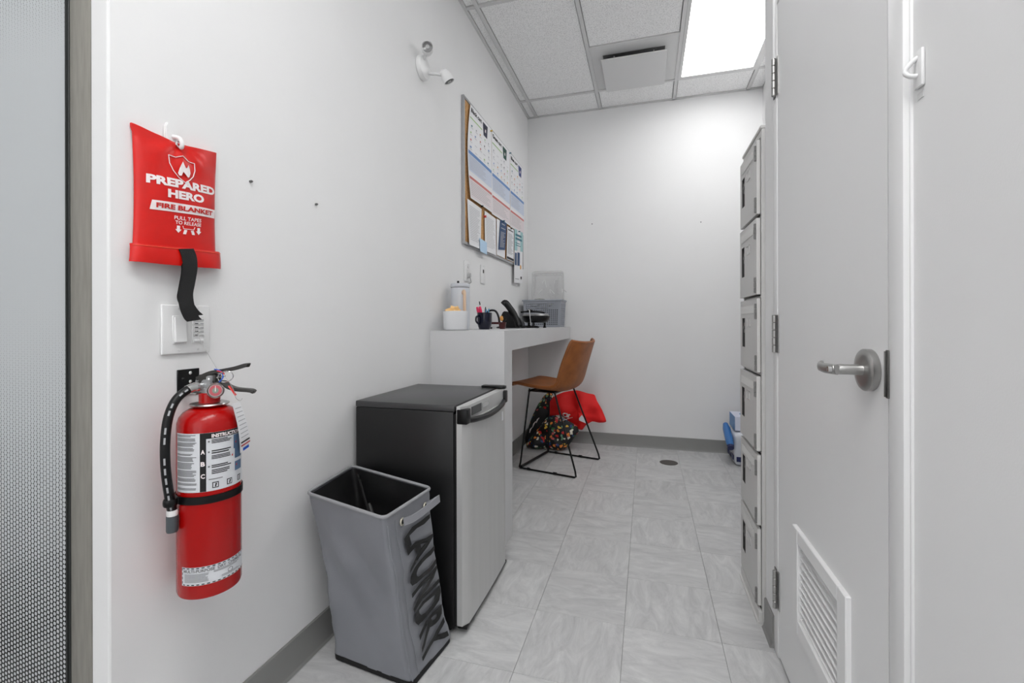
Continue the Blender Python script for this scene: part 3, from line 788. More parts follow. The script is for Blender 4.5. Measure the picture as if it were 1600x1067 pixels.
# split long faces by subdividing through bmesh so the letters follow the cloth
bm = NB(); bvs = [bm.verts.new((a, b, 0)) for a, b in vs_]
for f in fs:
    try: bm.faces.new([bvs[i] for i in f])
    except ValueError: pass
bmesh.ops.subdivide_edges(bm, edges=bm.edges, cuts=2, use_grid_fill=True)
for v in bm.verts:
    a, b = v.co.x, v.co.y
    wv = 0.03 * math.sin(a * 12)
    v.co = hface(0.27 + 0.62 * b + wv * 0.3, 0.835 - 0.80 * a + 0.014 * math.sin(b * 5.0) + 0.045 * b, 0.0032)
me = bpy.data.meshes.new('lettering'); bm.to_mesh(me); bm.free(); link_mesh('lettering', me, M['ink'], t)
# side seams
obj('seam', tb([hface(0.03, 0.04 + 0.92 * i / 16, 0.0005) for i in range(17)], 0.0018, 6), M['hamper'], t)
obj('seam', tb([hface(0.17, 0.04 + 0.92 * i / 16, 0.0005) for i in range(17)], 0.0012, 6), M['hamper'], t)
# eyelets and pull strap
for u in (0.30, 0.80):
    p = hface(u, 0.93, 0.001)
    b = NB(); Mx = align((1, -0.05, 0.05))
    ring = [p + Mx @ Vector((0.0085 * math.cos(a), 0.0085 * math.sin(a), 0)) for a in [2 * PI * k / 16 for k in range(18)]]
    ey = obj('eyelet', tube(b, ring, 0.0026, 8), mat('eyelet_metal', rgb(205, 200, 185), 0.3, 0.6), t)
    obj('hole', lt([(0.006, 0), (0.006, 0.0012)], p + Vector((0.0005, 0, 0)), 'X', 14), M['blackmat'], ey)
A_ = hface(0.30, 0.93, 0.003); B_ = hface(0.80, 0.93, 0.003)
sp_ = spline([A_, A_.lerp(B_, 0.25) + Vector((0.014, 0, 0.002)), A_.lerp(B_, 0.62) + Vector((0.030, 0.012, 0.014)), A_.lerp(B_, 0.95) + Vector((0.034, 0.022, 0.020)), B_ + Vector((0.020, 0.006, 0.012)), B_], 6)
V = []; F = []
for i, p in enumerate(sp_): V += [p + Vector((0, 0, 0.010)), p + Vector((0.002, 0, -0.010)), p + Vector((0.0035, 0, -0.010)), p + Vector((0.0015, 0, 0.010))]
for i in range(len(sp_) - 1):
    for k in range(4): F.append((i * 4 + k, i * 4 + (k + 1) % 4, i * 4 + 4 + (k + 1) % 4, i * 4 + 4 + k))
pyobj('pull_strap', V, F, mat('strap_grey', rgb(140, 141, 146), 0.45), t)

# ================================================================== FIRE BLANKET POUCH
t = thing('fire_blanket_pouch', 'red vinyl pouch with white printing and a shield emblem, hanging on the left wall', 'fire blanket', (XL, 0.765, 1.15))
YC = 0.7625
def pouch_edge(v):
    """left and right Y of the pouch at height fraction v (0 bottom 1 top)"""
    l = 0.6725 + 0.004 * math.sin(PI * v) - 0.003 * (v > 0.96); r = 0.8575 - 0.004 * math.sin(PI * v) + 0.002 * v
    return l, r
def pouch(u, v, n=0.0):
    l, r = pouch_edge(v); y = l + (r - l) * u
    zt = 1.436 + 0.006 * u - 0.010 * math.sin(PI * u); z = 1.160 + (zt - 1.160) * v + 0.006 * u * (1 - v)
    bul = (math.sin(PI * min(max(u, 0), 1)) ** 0.55) * (math.sin(PI * (0.04 + 0.93 * v)) ** 0.5) * 0.020
    p = Vector((0, y, z))
    wr = noise.noise(p * 14 + Vector((0, 4, 1))) * 0.006 * (0.3 + v) - abs(noise.noise(p * 26 + Vector((0, 9, 1)))) * 0.003 * v
    # soft folds fanning from the hook
    a = math.atan2(z - 1.43, y - 0.762); wr += 0.0034 * math.sin(a * 7) * max(0, (v - 0.55)) * 2
    return Vector((XL + 0.008 + bul + wr * (math.sin(PI * min(max(u, 0), 1)) ** 0.5) + n, y, z))
def gridmesh(f, nu, nv, thick=0.0):
    V = [f(i / nu, j / nv) for j in range(nv + 1) for i in range(nu + 1)]
    F = [(j * (nu + 1) + i, j * (nu + 1) + i + 1, (j + 1) * (nu + 1) + i + 1, (j + 1) * (nu + 1) + i) for j in range(nv) for i in range(nu)]
    return V, F
def closed_grid(f, fb, nu, nv):
    V, F = gridmesh(f, nu, nv); V2, F2 = gridmesh(fb, nu, nv); n = len(V)
    F = F + [tuple(n + i for i in q)[::-1] for q in F2]
    rim = [i for i in range(nu)] + [(j) * (nu + 1) + nu for j in range(nv)] + [nv * (nu + 1) + i for i in range(nu, 0, -1)] + [j * (nu + 1) for j in range(nv, 0, -1)]
    k = len(rim)
    for i in range(k): a, b = rim[i], rim[(i + 1) % k]; F.append((b, a, n + a, n + b))
    return V + V2, F
V, F = closed_grid(pouch, lambda u, v: Vector((XL + 0.003,) + tuple(pouch(u, v))[1:]), 32, 36)
pc = pyobj('pouch_body', V, F, M['bagred'], t)
def pflap(u, v, n=0.0):
    y = 0.665 + 0.2005 * u; z0 = 1.155 + 0.007 * u - 0.002 * math.sin(PI * u); z1 = 1.192 + 0.010 * u
    return Vector((XL + 0.013 + 0.014 * math.sin(PI * u) ** 0.4 + 0.0015 * math.sin(PI * v) ** 0.5 + 0.0015 * math.sin(u * 17) * (1 - v) + n, y + 0.004 * (0.5 - v) * (2 * u - 1), z0 + (z1 - z0) * v))
V, F = closed_grid(pflap, lambda u, v: pflap(u, v, -0.004 - 0.004 * v), 20, 5)
pyobj('bottom_flap', V, F, M['bagred'], t)
obj('stitching', tb([pflap(u / 16, 0.90, 0.001) for u in range(17)], 0.0006, 5), mat('stitch_red', rgb(240, 90, 60), 0.6), t)
def pf(u, v, n=0.0):
    """frame by world Y/Z offsets: u=Y, v=Z"""
    vv = (v - 1.160) / 0.273; l, r = pouch_edge(min(max(vv, 0), 1)); return Vector((pouch((u - l) / (r - l), vv, n).x, u, v))
def pskew(u, v, n=0.0): return pf(u, v + (u - 0.69) * 0.085, n)
def densetext(name, s, frame, u0, v0, u1, v1, m, parent, off, bold=0.0, cuts=1):
    vs_, fs = text_geo(s, bold); bm = NB(); bv = [bm.verts.new((a, b, 0)) for a, b in vs_]
    for f in fs:
        try: bm.faces.new([bv[i] for i in f])
        except ValueError: pass
    bmesh.ops.subdivide_edges(bm, edges=[e for e in bm.edges if (e.verts[0].co - e.verts[1].co).length > 0.02], cuts=cuts, use_grid_fill=False)
    bmesh.ops.triangulate(bm, faces=bm.faces)
    for v in bm.verts: v.co = frame(u0 + (u1 - u0) * v.co.x, v0 + (v1 - v0) * v.co.y, off)
    me = bpy.data.meshes.new(name); bm.to_mesh(me); bm.free(); return link_mesh(name, me, m, parent)
densetext('lettering', 'PREPARED', pskew, 0.690, 1.3205, 0.846, 1.339, M['inkwhite'], pc, 0.0012, 0.05)
densetext('lettering', 'HERO', pskew, 0.7285, 1.296, 0.812, 1.3145, M['inkwhite'], pc, 0.0012, 0.05)
V = [pskew(0.700 + (0.848 - 0.700) * i / 10, 1.2875 - 0.001, 0.0011) for i in range(11)] + [pskew(0.696 + (0.847 - 0.696) * i / 10, 1.2665, 0.0011) for i in range(11)]
pyobj('banner', V, [(i, i + 11, i + 12, i + 1) for i in range(10)], M['inkwhite'], pc, sm=False)
densetext('lettering', 'FIRE BLANKET', pskew, 0.707, 1.2715, 0.838, 1.2820, M['inkred'], pc, 0.0021, 0.04)
densetext('lettering', 'PULL TAPES', pskew, 0.743, 1.2510, 0.8045, 1.2590, M['inkwhite'], pc, 0.0022, 0.015)
densetext('lettering', 'TO RELEASE', pskew, 0.745, 1.2412, 0.805, 1.2488, M['inkwhite'], pc, 0.0022, 0.015)
def polypatch(name, poly, frame, m, parent, off):
    bm = NB(); bm.faces.new([bm.verts.new(frame(a, b, off)) for a, b in poly]); bmesh.ops.triangulate(bm, faces=bm.faces)
    me = bpy.data.meshes.new(name); bm.to_mesh(me); bm.free(); return link_mesh(name, me, m, parent)
for cx in (0.7525, 0.800):
    zc = 1.2300
    polypatch('arrow', [(cx - 0.0035, zc + 0.008), (cx - 0.0035, zc), (cx - 0.007, zc), (cx, zc - 0.0075), (cx + 0.007, zc), (cx + 0.0035, zc), (cx + 0.0035, zc + 0.008)], pskew, M['inkwhite'], pc, 0.0012)
bm = NB()
for hx, s in ((0.769, 1), (0.784, -1)):
    for k in range(3): tube(bm, [pskew(hx + s * (k - 1) * 0.0022, 1.2300, 0.0012), pskew(hx - s * 0.003 + s * (k - 1) * 0.0022, 1.2210, 0.0012)], 0.0011, 6)
tube(bm, [pskew(0.7625, 1.2385, 0.001), pskew(0.7645, 1.2325, 0.001), pskew(0.788, 1.2325, 0.001), pskew(0.7905, 1.2385, 0.001)], 0.0007, 6)
obj('pull_hands_symbol', bm, M['inkwhite'], pc)
sh = [(0.7335, 1.388), (0.748, 1.3865), (0.7615, 1.3925), (0.775, 1.3835), (0.7895, 1.3825), (0.7905, 1.366), (0.786, 1.352), (0.777, 1.342), (0.766, 1.3345), (0.753, 1.343), (0.742, 1.356), (0.7355, 1.371), (0.7335, 1.388), (0.748, 1.3865)]
obj('shield_outline', tb([pskew(a, b, 0.0014) for a, b in [((1-q)*sh[i][0]+q*sh[i+1][0], (1-q)*sh[i][1]+q*sh[i+1][1]) for i in range(len(sh)-1) for q in (0, 0.5)]], 0.0009, 6), M['inkwhite'], pc)
polypatch('flame_symbol', [(0.750, 1.352), (0.753, 1.363), (0.757, 1.373), (0.760, 1.380), (0.763, 1.372), (0.767, 1.366), (0.770, 1.369), (0.773, 1.375), (0.776, 1.366), (0.7775, 1.357), (0.775, 1.349), (0.7715, 1.3465), (0.7725, 1.353), (0.769, 1.3585), (0.7655, 1.353), (0.761, 1.3575), (0.757, 1.353), (0.7575, 1.348), (0.753, 1.3475)], pskew, M['inkwhite'], pc, 0.0028)
# grommet and pull tape
ring = [Vector((XL + 0.018, 0.760 + 0.0065 * math.cos(a), 1.4235 + 0.0065 * math.sin(a))) for a in [2 * PI * k / 16 for k in range(18)]]
obj('grommet', tb(ring, 0.0022, 8), M['chrome'], t)
def ribbon(name, cen, wv, th, m, parent):
    cen = spline(cen, 6); V = []; F = []; wv = Vector(wv)
    for i, p in enumerate(cen):
        tt = (cen[min(i + 1, len(cen) - 1)] - cen[max(i - 1, 0)]).normalized(); n_ = tt.cross(wv).normalized() * th
        V += [p - wv, p + wv, p + wv + n_, p - wv + n_]
    for i in range(len(cen) - 1):
        for k in range(4): F.append((i * 4 + k, i * 4 + (k + 1) % 4, i * 4 + 4 + (k + 1) % 4, i * 4 + 4 + k))
    F += [(0, 1, 2, 3), tuple(len(V) - 4 + k for k in (3, 2, 1, 0))]
    return pyobj(name, V, F, m, parent)
X2 = XL + 0.034
web = mat('black_webbing', rgb(9, 9, 10), 0.8, bump=0.5, bscale=500)
ribbon('pull_tape', [(X2 - 0.002, 0.764, 1.194), (X2 + 0.002, 0.768, 1.175), (X2 + 0.004, 0.768, 1.150), (X2 + 0.004, 0.762, 1.115), (X2 + 0.006, 0.756, 1.090), (X2 + 0.010, 0.757, 1.064), (X2 + 0.012, 0.764, 1.044), (X2 + 0.014, 0.770, 1.036)], (0.003, 0.0145, 0.0025), 0.0015, web, t)
ribbon('pull_tape', [(X2 - 0.004, 0.766, 1.19), (X2 - 0.004, 0.770, 1.150), (X2 - 0.004, 0.764, 1.112), (X2 - 0.003, 0.760, 1.085), (X2 + 0.002, 0.770, 1.060), (X2 + 0.006, 0.781, 1.047)], (0.003, 0.0135, 0.002), 0.0015, web, t)

t = thing('adhesive_hook', 'white plastic adhesive hook above the red pouch', 'hook', (XL, 0.752, 1.44))
bm = NB(); prism(bm, [(0.737 + 0.0, 1.425), (0.765, 1.425), (0.765, 1.458), (0.761, 1.467), (0.751, 1.471), (0.741, 1.467), (0.737, 1.458)], 0.0008, 0.0085, lambda u, v, n: Vector((XL + n, u, v)))
bmesh.ops.bevel(bm, geom=bm.edges[:], offset=0.002, segments=2, affect='EDGES')
obj('back_plate', bm, M['white'], t)
obj('hook_arm', tb(spline([(XL + 0.008, 0.754, 1.440), (XL + 0.022, 0.757, 1.436), (XL + 0.027, 0.759, 1.426), (XL + 0.025, 0.760, 1.418), (XL + 0.021, 0.760, 1.4165)], 5), [0.0045] * 20 + [0.0035], 10), M['white'], t)

# ================================================================== SWITCH PLATE
t = thing('switch_plate', 'white double wall plate with a rocker switch and a button timer, under the red pouch', 'light switch', (XL, 0.786, 1.016))
obj('cover_plate', bx(XL + 0.0005, XL + 0.0065, 0.7295, 0.8430, 0.9615, 1.0715, 0.003, 3), M['white'], t)
obj('switch_surround', bx(XL + 0.0065, XL + 0.0090, 0.7515, 0.7835, 0.985, 1.047, 0.001, 1), M['white'], t)
b = NB(); Mx = Matrix.Translation((XL + 0.010, 0.7675, 1.016)) @ Matrix.Rotation(math.radians(-4), 4, 'Y'); box(b, -0.003, 0.003, -0.0128, 0.0128, -0.028, 0.028, 0.001, 1, M=Mx)
obj('rocker', b, M['white'], t)
tmr = obj('timer_face', bx(XL + 0.0065, XL + 0.0095, 0.795, 0.826, 0.985, 1.047, 0.001, 1), M['white'], t)
for k in range(5):
    z = 1.038 - k * 0.0087
    obj('timer_button', bx(XL + 0.0092, XL + 0.0122, 0.798, 0.823, z - 0.003, z + 0.003, 0.001, 1), M['offwhite'], t, sm=False)
F1 = wallL(0, 0, XL)
printed('button_mark', F1, [(0.800, 1.0372 - k * 0.0087, 0.808, 1.0392 - k * 0.0087, 0) for k in range(5)] + [(0.813, 1.0376 - k * 0.0087, 0.821, 1.0386 - k * 0.0087, 1) for k in range(5)], [M['ink'], M['inkgrey']], t, 0.0125)
obj('large_button', bx(XL + 0.0092, XL + 0.0122, 0.800, 0.822, 0.9875, 0.993, 0.001, 1), M['white'], t, sm=False)
for y, z in ((0.7675, 1.063), (0.7675, 0.970), (0.812, 1.063), (0.812, 0.970)):
    obj('screw', lt([(0.0027, 0), (0.0027, 0.0008), (0, 0.0012)], (XL + 0.0063, y, z), 'X', 12), M['offwhite'], t)

# ================================================================== EXTINGUISHER
EX, EY, ER = -0.926, 0.78, 0.0605
t = thing('fire_extinguisher', 'red dry chemical fire extinguisher with black hose, gauge and labels, on the left wall', 'fire extinguisher', (EX, EY, 0.452))
prof = [(0.0, 0.462), (0.045, 0.458), (0.053, 0.453), (0.0585, 0.455), (ER, 0.461), (ER, 0.806), (0.0598, 0.817), (0.0565, 0.828), (0.049, 0.838), (0.037, 0.8455), (0.024, 0.850), (0.018, 0.852), (0.0, 0.852)]
obj('cylinder', lt(prof[::1], (EX, EY, 0), seg=64), M['red'], t, ang=50)
obj('neck', lt([(0.0205, 0.8525), (0.0205, 0.876), (0.018, 0.878)], (EX, EY, 0), seg=28), M['red'], t)
obj('collar_ring', lt([(0.0215, 0.8532), (0.037, 0.8512), (0.0385, 0.853), (0.037, 0.8555), (0.0215, 0.857)], (EX, EY, 0), seg=36), M['steel'], t)
ZV = 0.878
bm = lt([(0.0165, ZV), (0.0165, ZV + 0.010), (0.0135, ZV + 0.013)], (EX, EY, 0), seg=20)
box(bm, EX - 0.026, EX + 0.016, EY - 0.014, EY + 0.012, ZV + 0.001, ZV + 0.030, 0.004, 2)
box(bm, EX - 0.012, EX + 0.018, EY - 0.011, EY + 0.010, ZV + 0.026, ZV + 0.038, 0.003, 2)
obj('valve_body', bm, mat('cast_aluminium', rgb(158, 159, 160), 0.4, 0.7, bump=0.1, bscale=100), t)
HD = Vector((0.93, 0.30, 0)).normalized(); HP = Vector((-HD.y, HD.x, 0))
def bent_lever(name, pts, wid, th, m):
    pts = spline(pts, 5); V = []; F = []; n = len(pts)
    for i, p in enumerate(pts):
        s = i / (n - 1); wd = wid * (1.0 - 0.32 * s)
        if s > 0.93: wd *= 0.72
        tt = (pts[min(i + 1, n - 1)] - pts[max(i - 1, 0)]).normalized(); nn = HP.cross(tt).normalized()
        V += [p + HP * wd + nn * 0, p + HP * wd * 0.8 - nn * th, p - HP * wd * 0.8 - nn * th, p - HP * wd, p - HP * wd * 0.9 + nn * 0.0022, p + HP * wd * 0.9 + nn * 0.0022]
    for i in range(n - 1):
        for k in range(6): F.append((i * 6 + k, i * 6 + (k + 1) % 6, i * 6 + 6 + (k + 1) % 6, i * 6 + 6 + k))
    F += [(0, 1, 2, 3, 4, 5), tuple(len(V) - 6 + k for k in (5, 4, 3, 2, 1, 0))]
    return pyobj(name, V, F, m, t, ang=50)
ec = Vector((EX, EY, 0))
lm = mat('lever_paint', rgb(52, 50, 48), 0.38, 0.3)
bent_lever('upper_lever', [ec - HD * 0.022 + Vector((0, 0, 0.907)), ec + HD * 0.005 + Vector((0, 0, 0.919)), ec + HD * 0.03 + Vector((0, 0, 0.9235)), ec + HD * 0.058 + Vector((0, 0, 0.929)), ec + HD * 0.080 + Vector((0, 0, 0.9355)), ec + HD * 0.085 + Vector((0, 0, 0.935))], 0.011, 0.006, lm)
bent_lever('carry_handle', [ec + HD * 0.004 + Vector((0, 0, 0.897)), ec + HD * 0.030 + Vector((0, 0, 0.898)), ec + HD * 0.042 + Vector((0, 0, 0.889)), ec + HD * 0.06 + Vector((0, 0, 0.883)), ec + HD * 0.090 + Vector((0, 0, 0.880)), ec + HD * 0.097 + Vector((0, 0, 0.876))], 0.011, 0.005, lm)
bm = NB(); Mx = Matrix.Translation((EX, EY, 0.908)) @ Matrix.Rotation(math.atan2(HD.y, HD.x), 4, 'Z')
box(bm, -0.018, 0.020, -0.0115, 0.0115, -0.008, 0.010, 0.003, 2, M=Mx); obj('lever_bracket', bm, lm, t)
cd = Vector((0.62, -0.78, 0.06)).normalized()
pv = lambda a, s, z: ec + HP * (-0.012) * s + HD * a + Vector((0, 0, z))
obj('pivot_rivet', lt([(0.0042, 0), (0.0042, 0.002), (0.002, 0.003), (0, 0.003)], pv(0.006, 1, 0.908), 'Z', 14, M=align(-HP)), M['chrome'], t)
# gauge
gd = Vector((0.66, -0.74, 0.10)).normalized(); gc = ec + Vector((0.024, -0.005, 0.8835))
G_ = align(gd)
gg = obj('gauge_housing', lt([(0.006, -0.010), (0.0155, -0.004), (0.0165, 0.0), (0.0165, 0.007), (0.015, 0.0085), (0.0135, 0.0065), (0.0, 0.0065)], gc, 'Z', 30, M=G_), M['steel'], t)
obj('gauge_dial', lt([(0.0118, 0.0), (0.0118, 0.0007)], gc + gd * 0.0066, 'Z', 28, M=G_), mat('dial_red', rgb(190, 88, 96), 0.4), gg, sm=False)
obj('dial_centre', lt([(0.006, 0.0), (0.006, 0.0006)], gc + gd * 0.0075, 'Z', 20, M=G_), mat('dial_green', rgb(130, 140, 128), 0.4), gg, sm=False)
gp = plane(gc + gd * 0.0085, Vector((0, 0, 1)).cross(gd) * 1, gd.cross(Vector((0, 0, 1)).cross(gd)))
polypatch('needle', [(-0.0008, -0.002), (0.0008, -0.002), (0.0005, 0.010), (-0.0005, 0.010)], gp, M['inkwhite'], gg, 0.0)
# hose
hp = spline([(EX - 0.006, EY - 0.010, 0.892), (EX - 0.008, EY - 0.022, 0.893), (EX - 0.010, EY - 0.042, 0.889), (EX - 0.013, EY - 0.066, 0.870), (EX - 0.014, EY - 0.081, 0.835), (EX - 0.014, EY - 0.087, 0.785), (EX - 0.015, EY - 0.085, 0.730), (EX - 0.016, EY - 0.078, 0.680), (EX - 0.018, EY - 0.071, 0.648), (EX - 0.018, EY - 0.070, 0.640)], 8)
hs = obj('hose', tb(hp[16:], 0.0088, 16), mat('hose_rubber', rgb(12, 13, 14), 0.4, spec=0.35), t)
obj('hose_fitting', tb(hp[2:17], [0.0095] * 5 + [0.0105] * 5 + [0.0098] * 5, 16), M['chrome'], t)
e_ = hp[-1]
obj('hose_ferrule', lt([(0.0096, 0), (0.0100, -0.001), (0.0100, -0.011), (0.0096, -0.012)], e_ + Vector((0, 0, 0.004)), 'Z', 20), M['white'], t)
obj('nozzle', lt([(0.0106, 0), (0.0106, -0.030), (0.0098, -0.033), (0.006, -0.033)], e_ + Vector((0.0, 0, -0.0085)), 'Z', 20), mat('nozzle_grey', rgb(74, 80, 84), 0.5), t)
cam_dir = Vector((0.70, -0.71, 0))
for k in range(17, len(hp) - 4, 3):
    if k in (23, 32, 41): continue
    p, q = hp[k], hp[k + 2]; tt = (q - p).normalized(); nn = (cam_dir - tt * cam_dir.dot(tt)).normalized(); bb = tt.cross(nn)
    V = [p + nn * 0.0090 + bb * 0.0017, p + nn * 0.0090 - bb * 0.0017, q + nn * 0.0090 - bb * 0.0017, q + nn * 0.0090 + bb * 0.0017]
    pyobj('hose_marking', V, [(0, 1, 2, 3)], M['inklight'], hs, sm=False)
# strap with hose clip
Zs = 0.661
V = []; F = []; n = 44
for i in range(n + 1):
    a = math.radians(-150 + 215 * i / n)
    for r_, z in ((ER + 0.0008, Zs - 0.008), (ER + 0.0026, Zs - 0.008), (ER + 0.0026, Zs + 0.008), (ER + 0.0008, Zs + 0.008)): V.append((EX + r_ * math.cos(a), EY + r_ * math.sin(a), z))
for i in range(n):
    for k in range(4): F.append((i * 4 + k, i * 4 + (k + 1) % 4, i * 4 + 4 + (k + 1) % 4, i * 4 + 4 + k))
F += [(0, 1, 2, 3), tuple(len(V) - 4 + k for k in (3, 2, 1, 0))]
pyobj('strap', V, F, M['black'], t)
hc = Vector((EX - 0.0172, EY - 0.0745, Zs))
ringp = [hc + Vector((0.0112 * math.cos(a), 0.0112 * math.sin(a), 0)) for a in [math.radians(60 - 300 * k / 16) for k in range(17)]]
obj('hose_clip', tb(ringp, 0.0018, 8, flat=0.0075), M['black'], t)
# labels wrapped round the cylinder: u in degrees, v in Z
def cyl(u, v, n=0.0):
    a = math.radians(u); r_ = ER + 0.0004 + n; return Vector((EX + r_ * math.cos(a), EY + r_ * math.sin(a), v))
def cpatch(name, a0, a1, z0, z1, m, off, parent=None):
    k = max(2, int((a1 - a0) / 5)); V = []
    for i in range(k + 1): V += [cyl(a0 + (a1 - a0) * i / k, z0, off), cyl(a0 + (a1 - a0) * i / k, z1, off)]
    return pyobj(name, V, [(2 * i, 2 * i + 2, 2 * i + 3, 2 * i + 1) for i in range(k)], m, parent or t)
l1 = cpatch('instruction_label', -109, 42, 0.678, 0.8005, M['label'], 0.0)
cpatch('label_border', -56.5, 42, 0.788, 0.8003, M['ink'], 0.0003, l1)
cpatch('label_border', -56.5, -46, 0.6785, 0.790, M['ink'], 0.0003, l1)
densetext('lettering', 'INSTRUCTIONS', cyl, -37, 0.7895, 26, 0.7975, M['inkwhite'], l1, 0.0006, 0.05, 2)
for s, z in (('A', 0.7565), ('B', 0.7315), ('C', 0.7060)): densetext('lettering', s, cyl, -55, z, -48, z + 0.0095, M['inkwhite'], l1, 0.0006, 0.04)
R_ = []
for (za, zb_, n_) in ((0.7935, 0.7985, 2), (0.7845, 0.7915, 3), (0.7735, 0.7825, 4), (0.7640, 0.7715, 3), (0.7550, 0.7590, 2), (0.7425, 0.7525, 4), (0.7270, 0.7405, 5), (0.7110, 0.7245, 5), (0.7010, 0.7085, 3), (0.6930, 0.6980, 2), (0.6830, 0.6880, 2)):
    R_ += lines(-106.5, za, -62, zb_, n_, 0, 0.6, 0.25)
stuff(printed('small_print', cyl, R_, [M['inkgrey']], l1, 0.0004, 8))
R_ = []
for (za, zb_, n_) in ((0.7770, 0.7865, 3), (0.7550, 0.7640, 2), (0.7440, 0.7530, 3), (0.7255, 0.7330, 2), (0.7125, 0.7230, 3)):
    R_ += lines(-37, za, 0, zb_, n_, 0, 0.55, 0.25)
for z in (0.7815, 0.7595, 0.7290): R_.append((-43, z - 0.0012, -40, z + 0.0022, 1))
R_.append((-42, 0.7015, -18, 0.7035, 1))
stuff(printed('step_text', cyl, R_, [M['ink'], M['inkgrey']], l1, 0.0004, 6))
pb = mat('photo_blue', rgb(84, 110, 140), 0.5)
for z0, z1, s in ((0.757, 0.787, 5), (0.735, 0.757, 8), (0.708, 0.728, 8)): cpatch('picture_panel', s, 30, z0, z1, pb, 0.0005, l1)
for a in (-36, -10, 16):
    c_ = cpatch('class_symbol', a, a + 11, 0.6835, 0.6960, M['ink'], 0.0004, l1)
    cpatch('symbol_window', a + 1.5, a + 9.5, 0.6852, 0.6943, M['label'], 0.0006, c_)
    polypatch('symbol_mark', [(a + 4, 0.686), (a + 6.4, 0.686), (a + 8.2, 0.6935), (a + 5.4, 0.6935)], cyl, M['ink'], c_, 0.0009)
for a, z in ((1, 0.744), (12, 0.72), (10, 0.77)): polypatch('red_arrow', [(a - 1.5, z), (a + 2, z + 0.004), (a + 1.5, z - 0.002)], cyl, M['inkred'], l1, 0.0009)
l2 = cpatch('rating_label', -93, 46, 0.4845, 0.5225, M['label'], 0.0)
R_ = []
for k in range(15):
    a = -90 + k * 9.0
    R_ += [(a, 0.5195, a + 5, 0.5215, 0), (a, 0.4855, a + 5, 0.4875, 0)]
R_ += [(-92, 0.489, -90.5, 0.494, 0), (-92, 0.498, -90.5, 0.503, 0), (-92, 0.507, -90.5, 0.512, 0), (-92, 0.516, -90.5, 0.5215, 0)]
printed('hazard_dashes', cyl, R_, [M['ink']], l2, 0.0004, 2)
densetext('lettering', 'MULTI-PURPOSE  DRY  CHEMICAL', cyl, -88, 0.5115, 30, 0.5178, M['inkgrey'], l2, 0.0005, 0.03, 2)
R_ = lines(-86, 0.491, -42, 0.509, 7, 0, 0.45, 0.15) + lines(-34, 0.506, 25, 0.5105, 2, 0, 0.45, 0.2) + lines(-20, 0.491, 26, 0.496, 2, 0, 0.4, 0.4)
stuff(printed('small_print', cyl, R_, [M['inkgrey']], l2, 0.0004, 8))
obj('seal_mark', tb([cyl(-3 + 5 * math.cos(a), 0.4995 + 0.0045 * math.sin(a), 0.0005) for a in [2 * PI * k / 16 for k in range(18)]], 0.0005, 5), M['inkgrey'], l2)
# pull pin ring, ties, tag
rc = ec + HD * 0.043 + HP * -0.014 + Vector((0, 0, 0.9135))
obj('pull_pin', tb([ec + HD * 0.026 - HP * 0.016 + Vector((0, 0, 0.912)), ec + HD * 0.026 + HP * 0.014 + Vector((0, 0, 0.912))], 0.0015, 8), M['steel'], t)
obj('pin_ring', tb([rc + HD * 0.0165 * math.cos(a) + Vector((0, 0, 0.0115 * math.sin(a) + 0.004 * math.cos(a))) - HP * 0.004 * math.sin(a) for a in [2 * PI * k / 24 for k in range(26)]], 0.0012, 8), M['chrome'], t)
def hd(a, s, z): return ec + HD * a - HP * s + Vector((0, 0, z))
obj('blue_tie', tb(spline([hd(0.012, 0.002, 0.9285), hd(0.026, 0.010, 0.9275), hd(0.036, 0.015, 0.922), hd(0.038, 0.015, 0.912), hd(0.030, 0.015, 0.902)], 5), 0.0014, 7), M['bluetie'], t)
obj('red_tie', tb(spline([hd(0.024, 0.012, 0.926), hd(0.036, 0.016, 0.924), hd(0.042, 0.016, 0.919)], 5), 0.0013, 7), M['redtie'], t)
obj('red_tie', tb(spline([hd(0.050, 0.013, 0.893), hd(0.058, 0.015, 0.884), hd(0.065, 0.014, 0.873)], 5), 0.0030, 8, flat=0.0012), M['redtie'], t)
obj('wire', tb(spline([hd(0.036, 0.016, 0.921), hd(0.050, 0.016, 0.905), hd(0.062, 0.016, 0.884), hd(0.066, 0.016, 0.868), hd(0.074, 0.014, 0.861), hd(0.078, 0.012, 0.866)], 5), 0.0005, 6), M['steel'], t)
obj('wire', tb([(XL + 0.045, 0.7685, 1.028), (XL + 0.060, 0.778, 0.985), hd(0.020, 0.006, 0.929)], 0.0004, 6), M['steel'], t)
V = []; F = []
for i in range(9):
    s = i / 8; c_ = Vector((-0.862 + 0.006 * math.sin(s * 3), 0.7900 + 0.026 * s, 0.856 - 0.112 * s)); wd = 0.0125 + 0.0065 * s
    V += [c_ + Vector((0.002, -wd, 0)), c_ + Vector((-0.004 - 0.004 * s, wd, 0.006 * s))]
for i in range(8): F.append((2 * i, 2 * i + 1, 2 * i + 3, 2 * i + 2))
V2 = [Vector(v) - Vector((0.0006, 0, 0)) for v in V]; n = len(V)
F = F + [tuple(n + i for i in f)[::-1] for f in F] + [(0, 1, n + 1, n), (16, 17, n + 17, n + 16)]
tagp = pyobj('inspection_tag', V + V2, F, M['paper'], t)
def tf(u, v, n=0.0):
    s = v; c_ = Vector((-0.862 + 0.006 * math.sin(s * 3), 0.7900 + 0.026 * s, 0.856 - 0.112 * s)); wd = 0.0125 + 0.0065 * s
    return (c_ + Vector((0.002, -wd, 0))).lerp(c_ + Vector((-0.004 - 0.004 * s, wd, 0.006 * s)), u) + Vector((0.0008 + n, -0.0004, 0))
R_ = [(0.15, 0.10 + k * 0.085, 0.9, 0.115 + k * 0.085, 0) for k in range(8)] + [(0.1, 0.79, 0.95, 0.82, 1), (0.1, 0.86, 0.95, 0.885, 2), (0.25, 0.93, 0.8, 0.99, 3)]
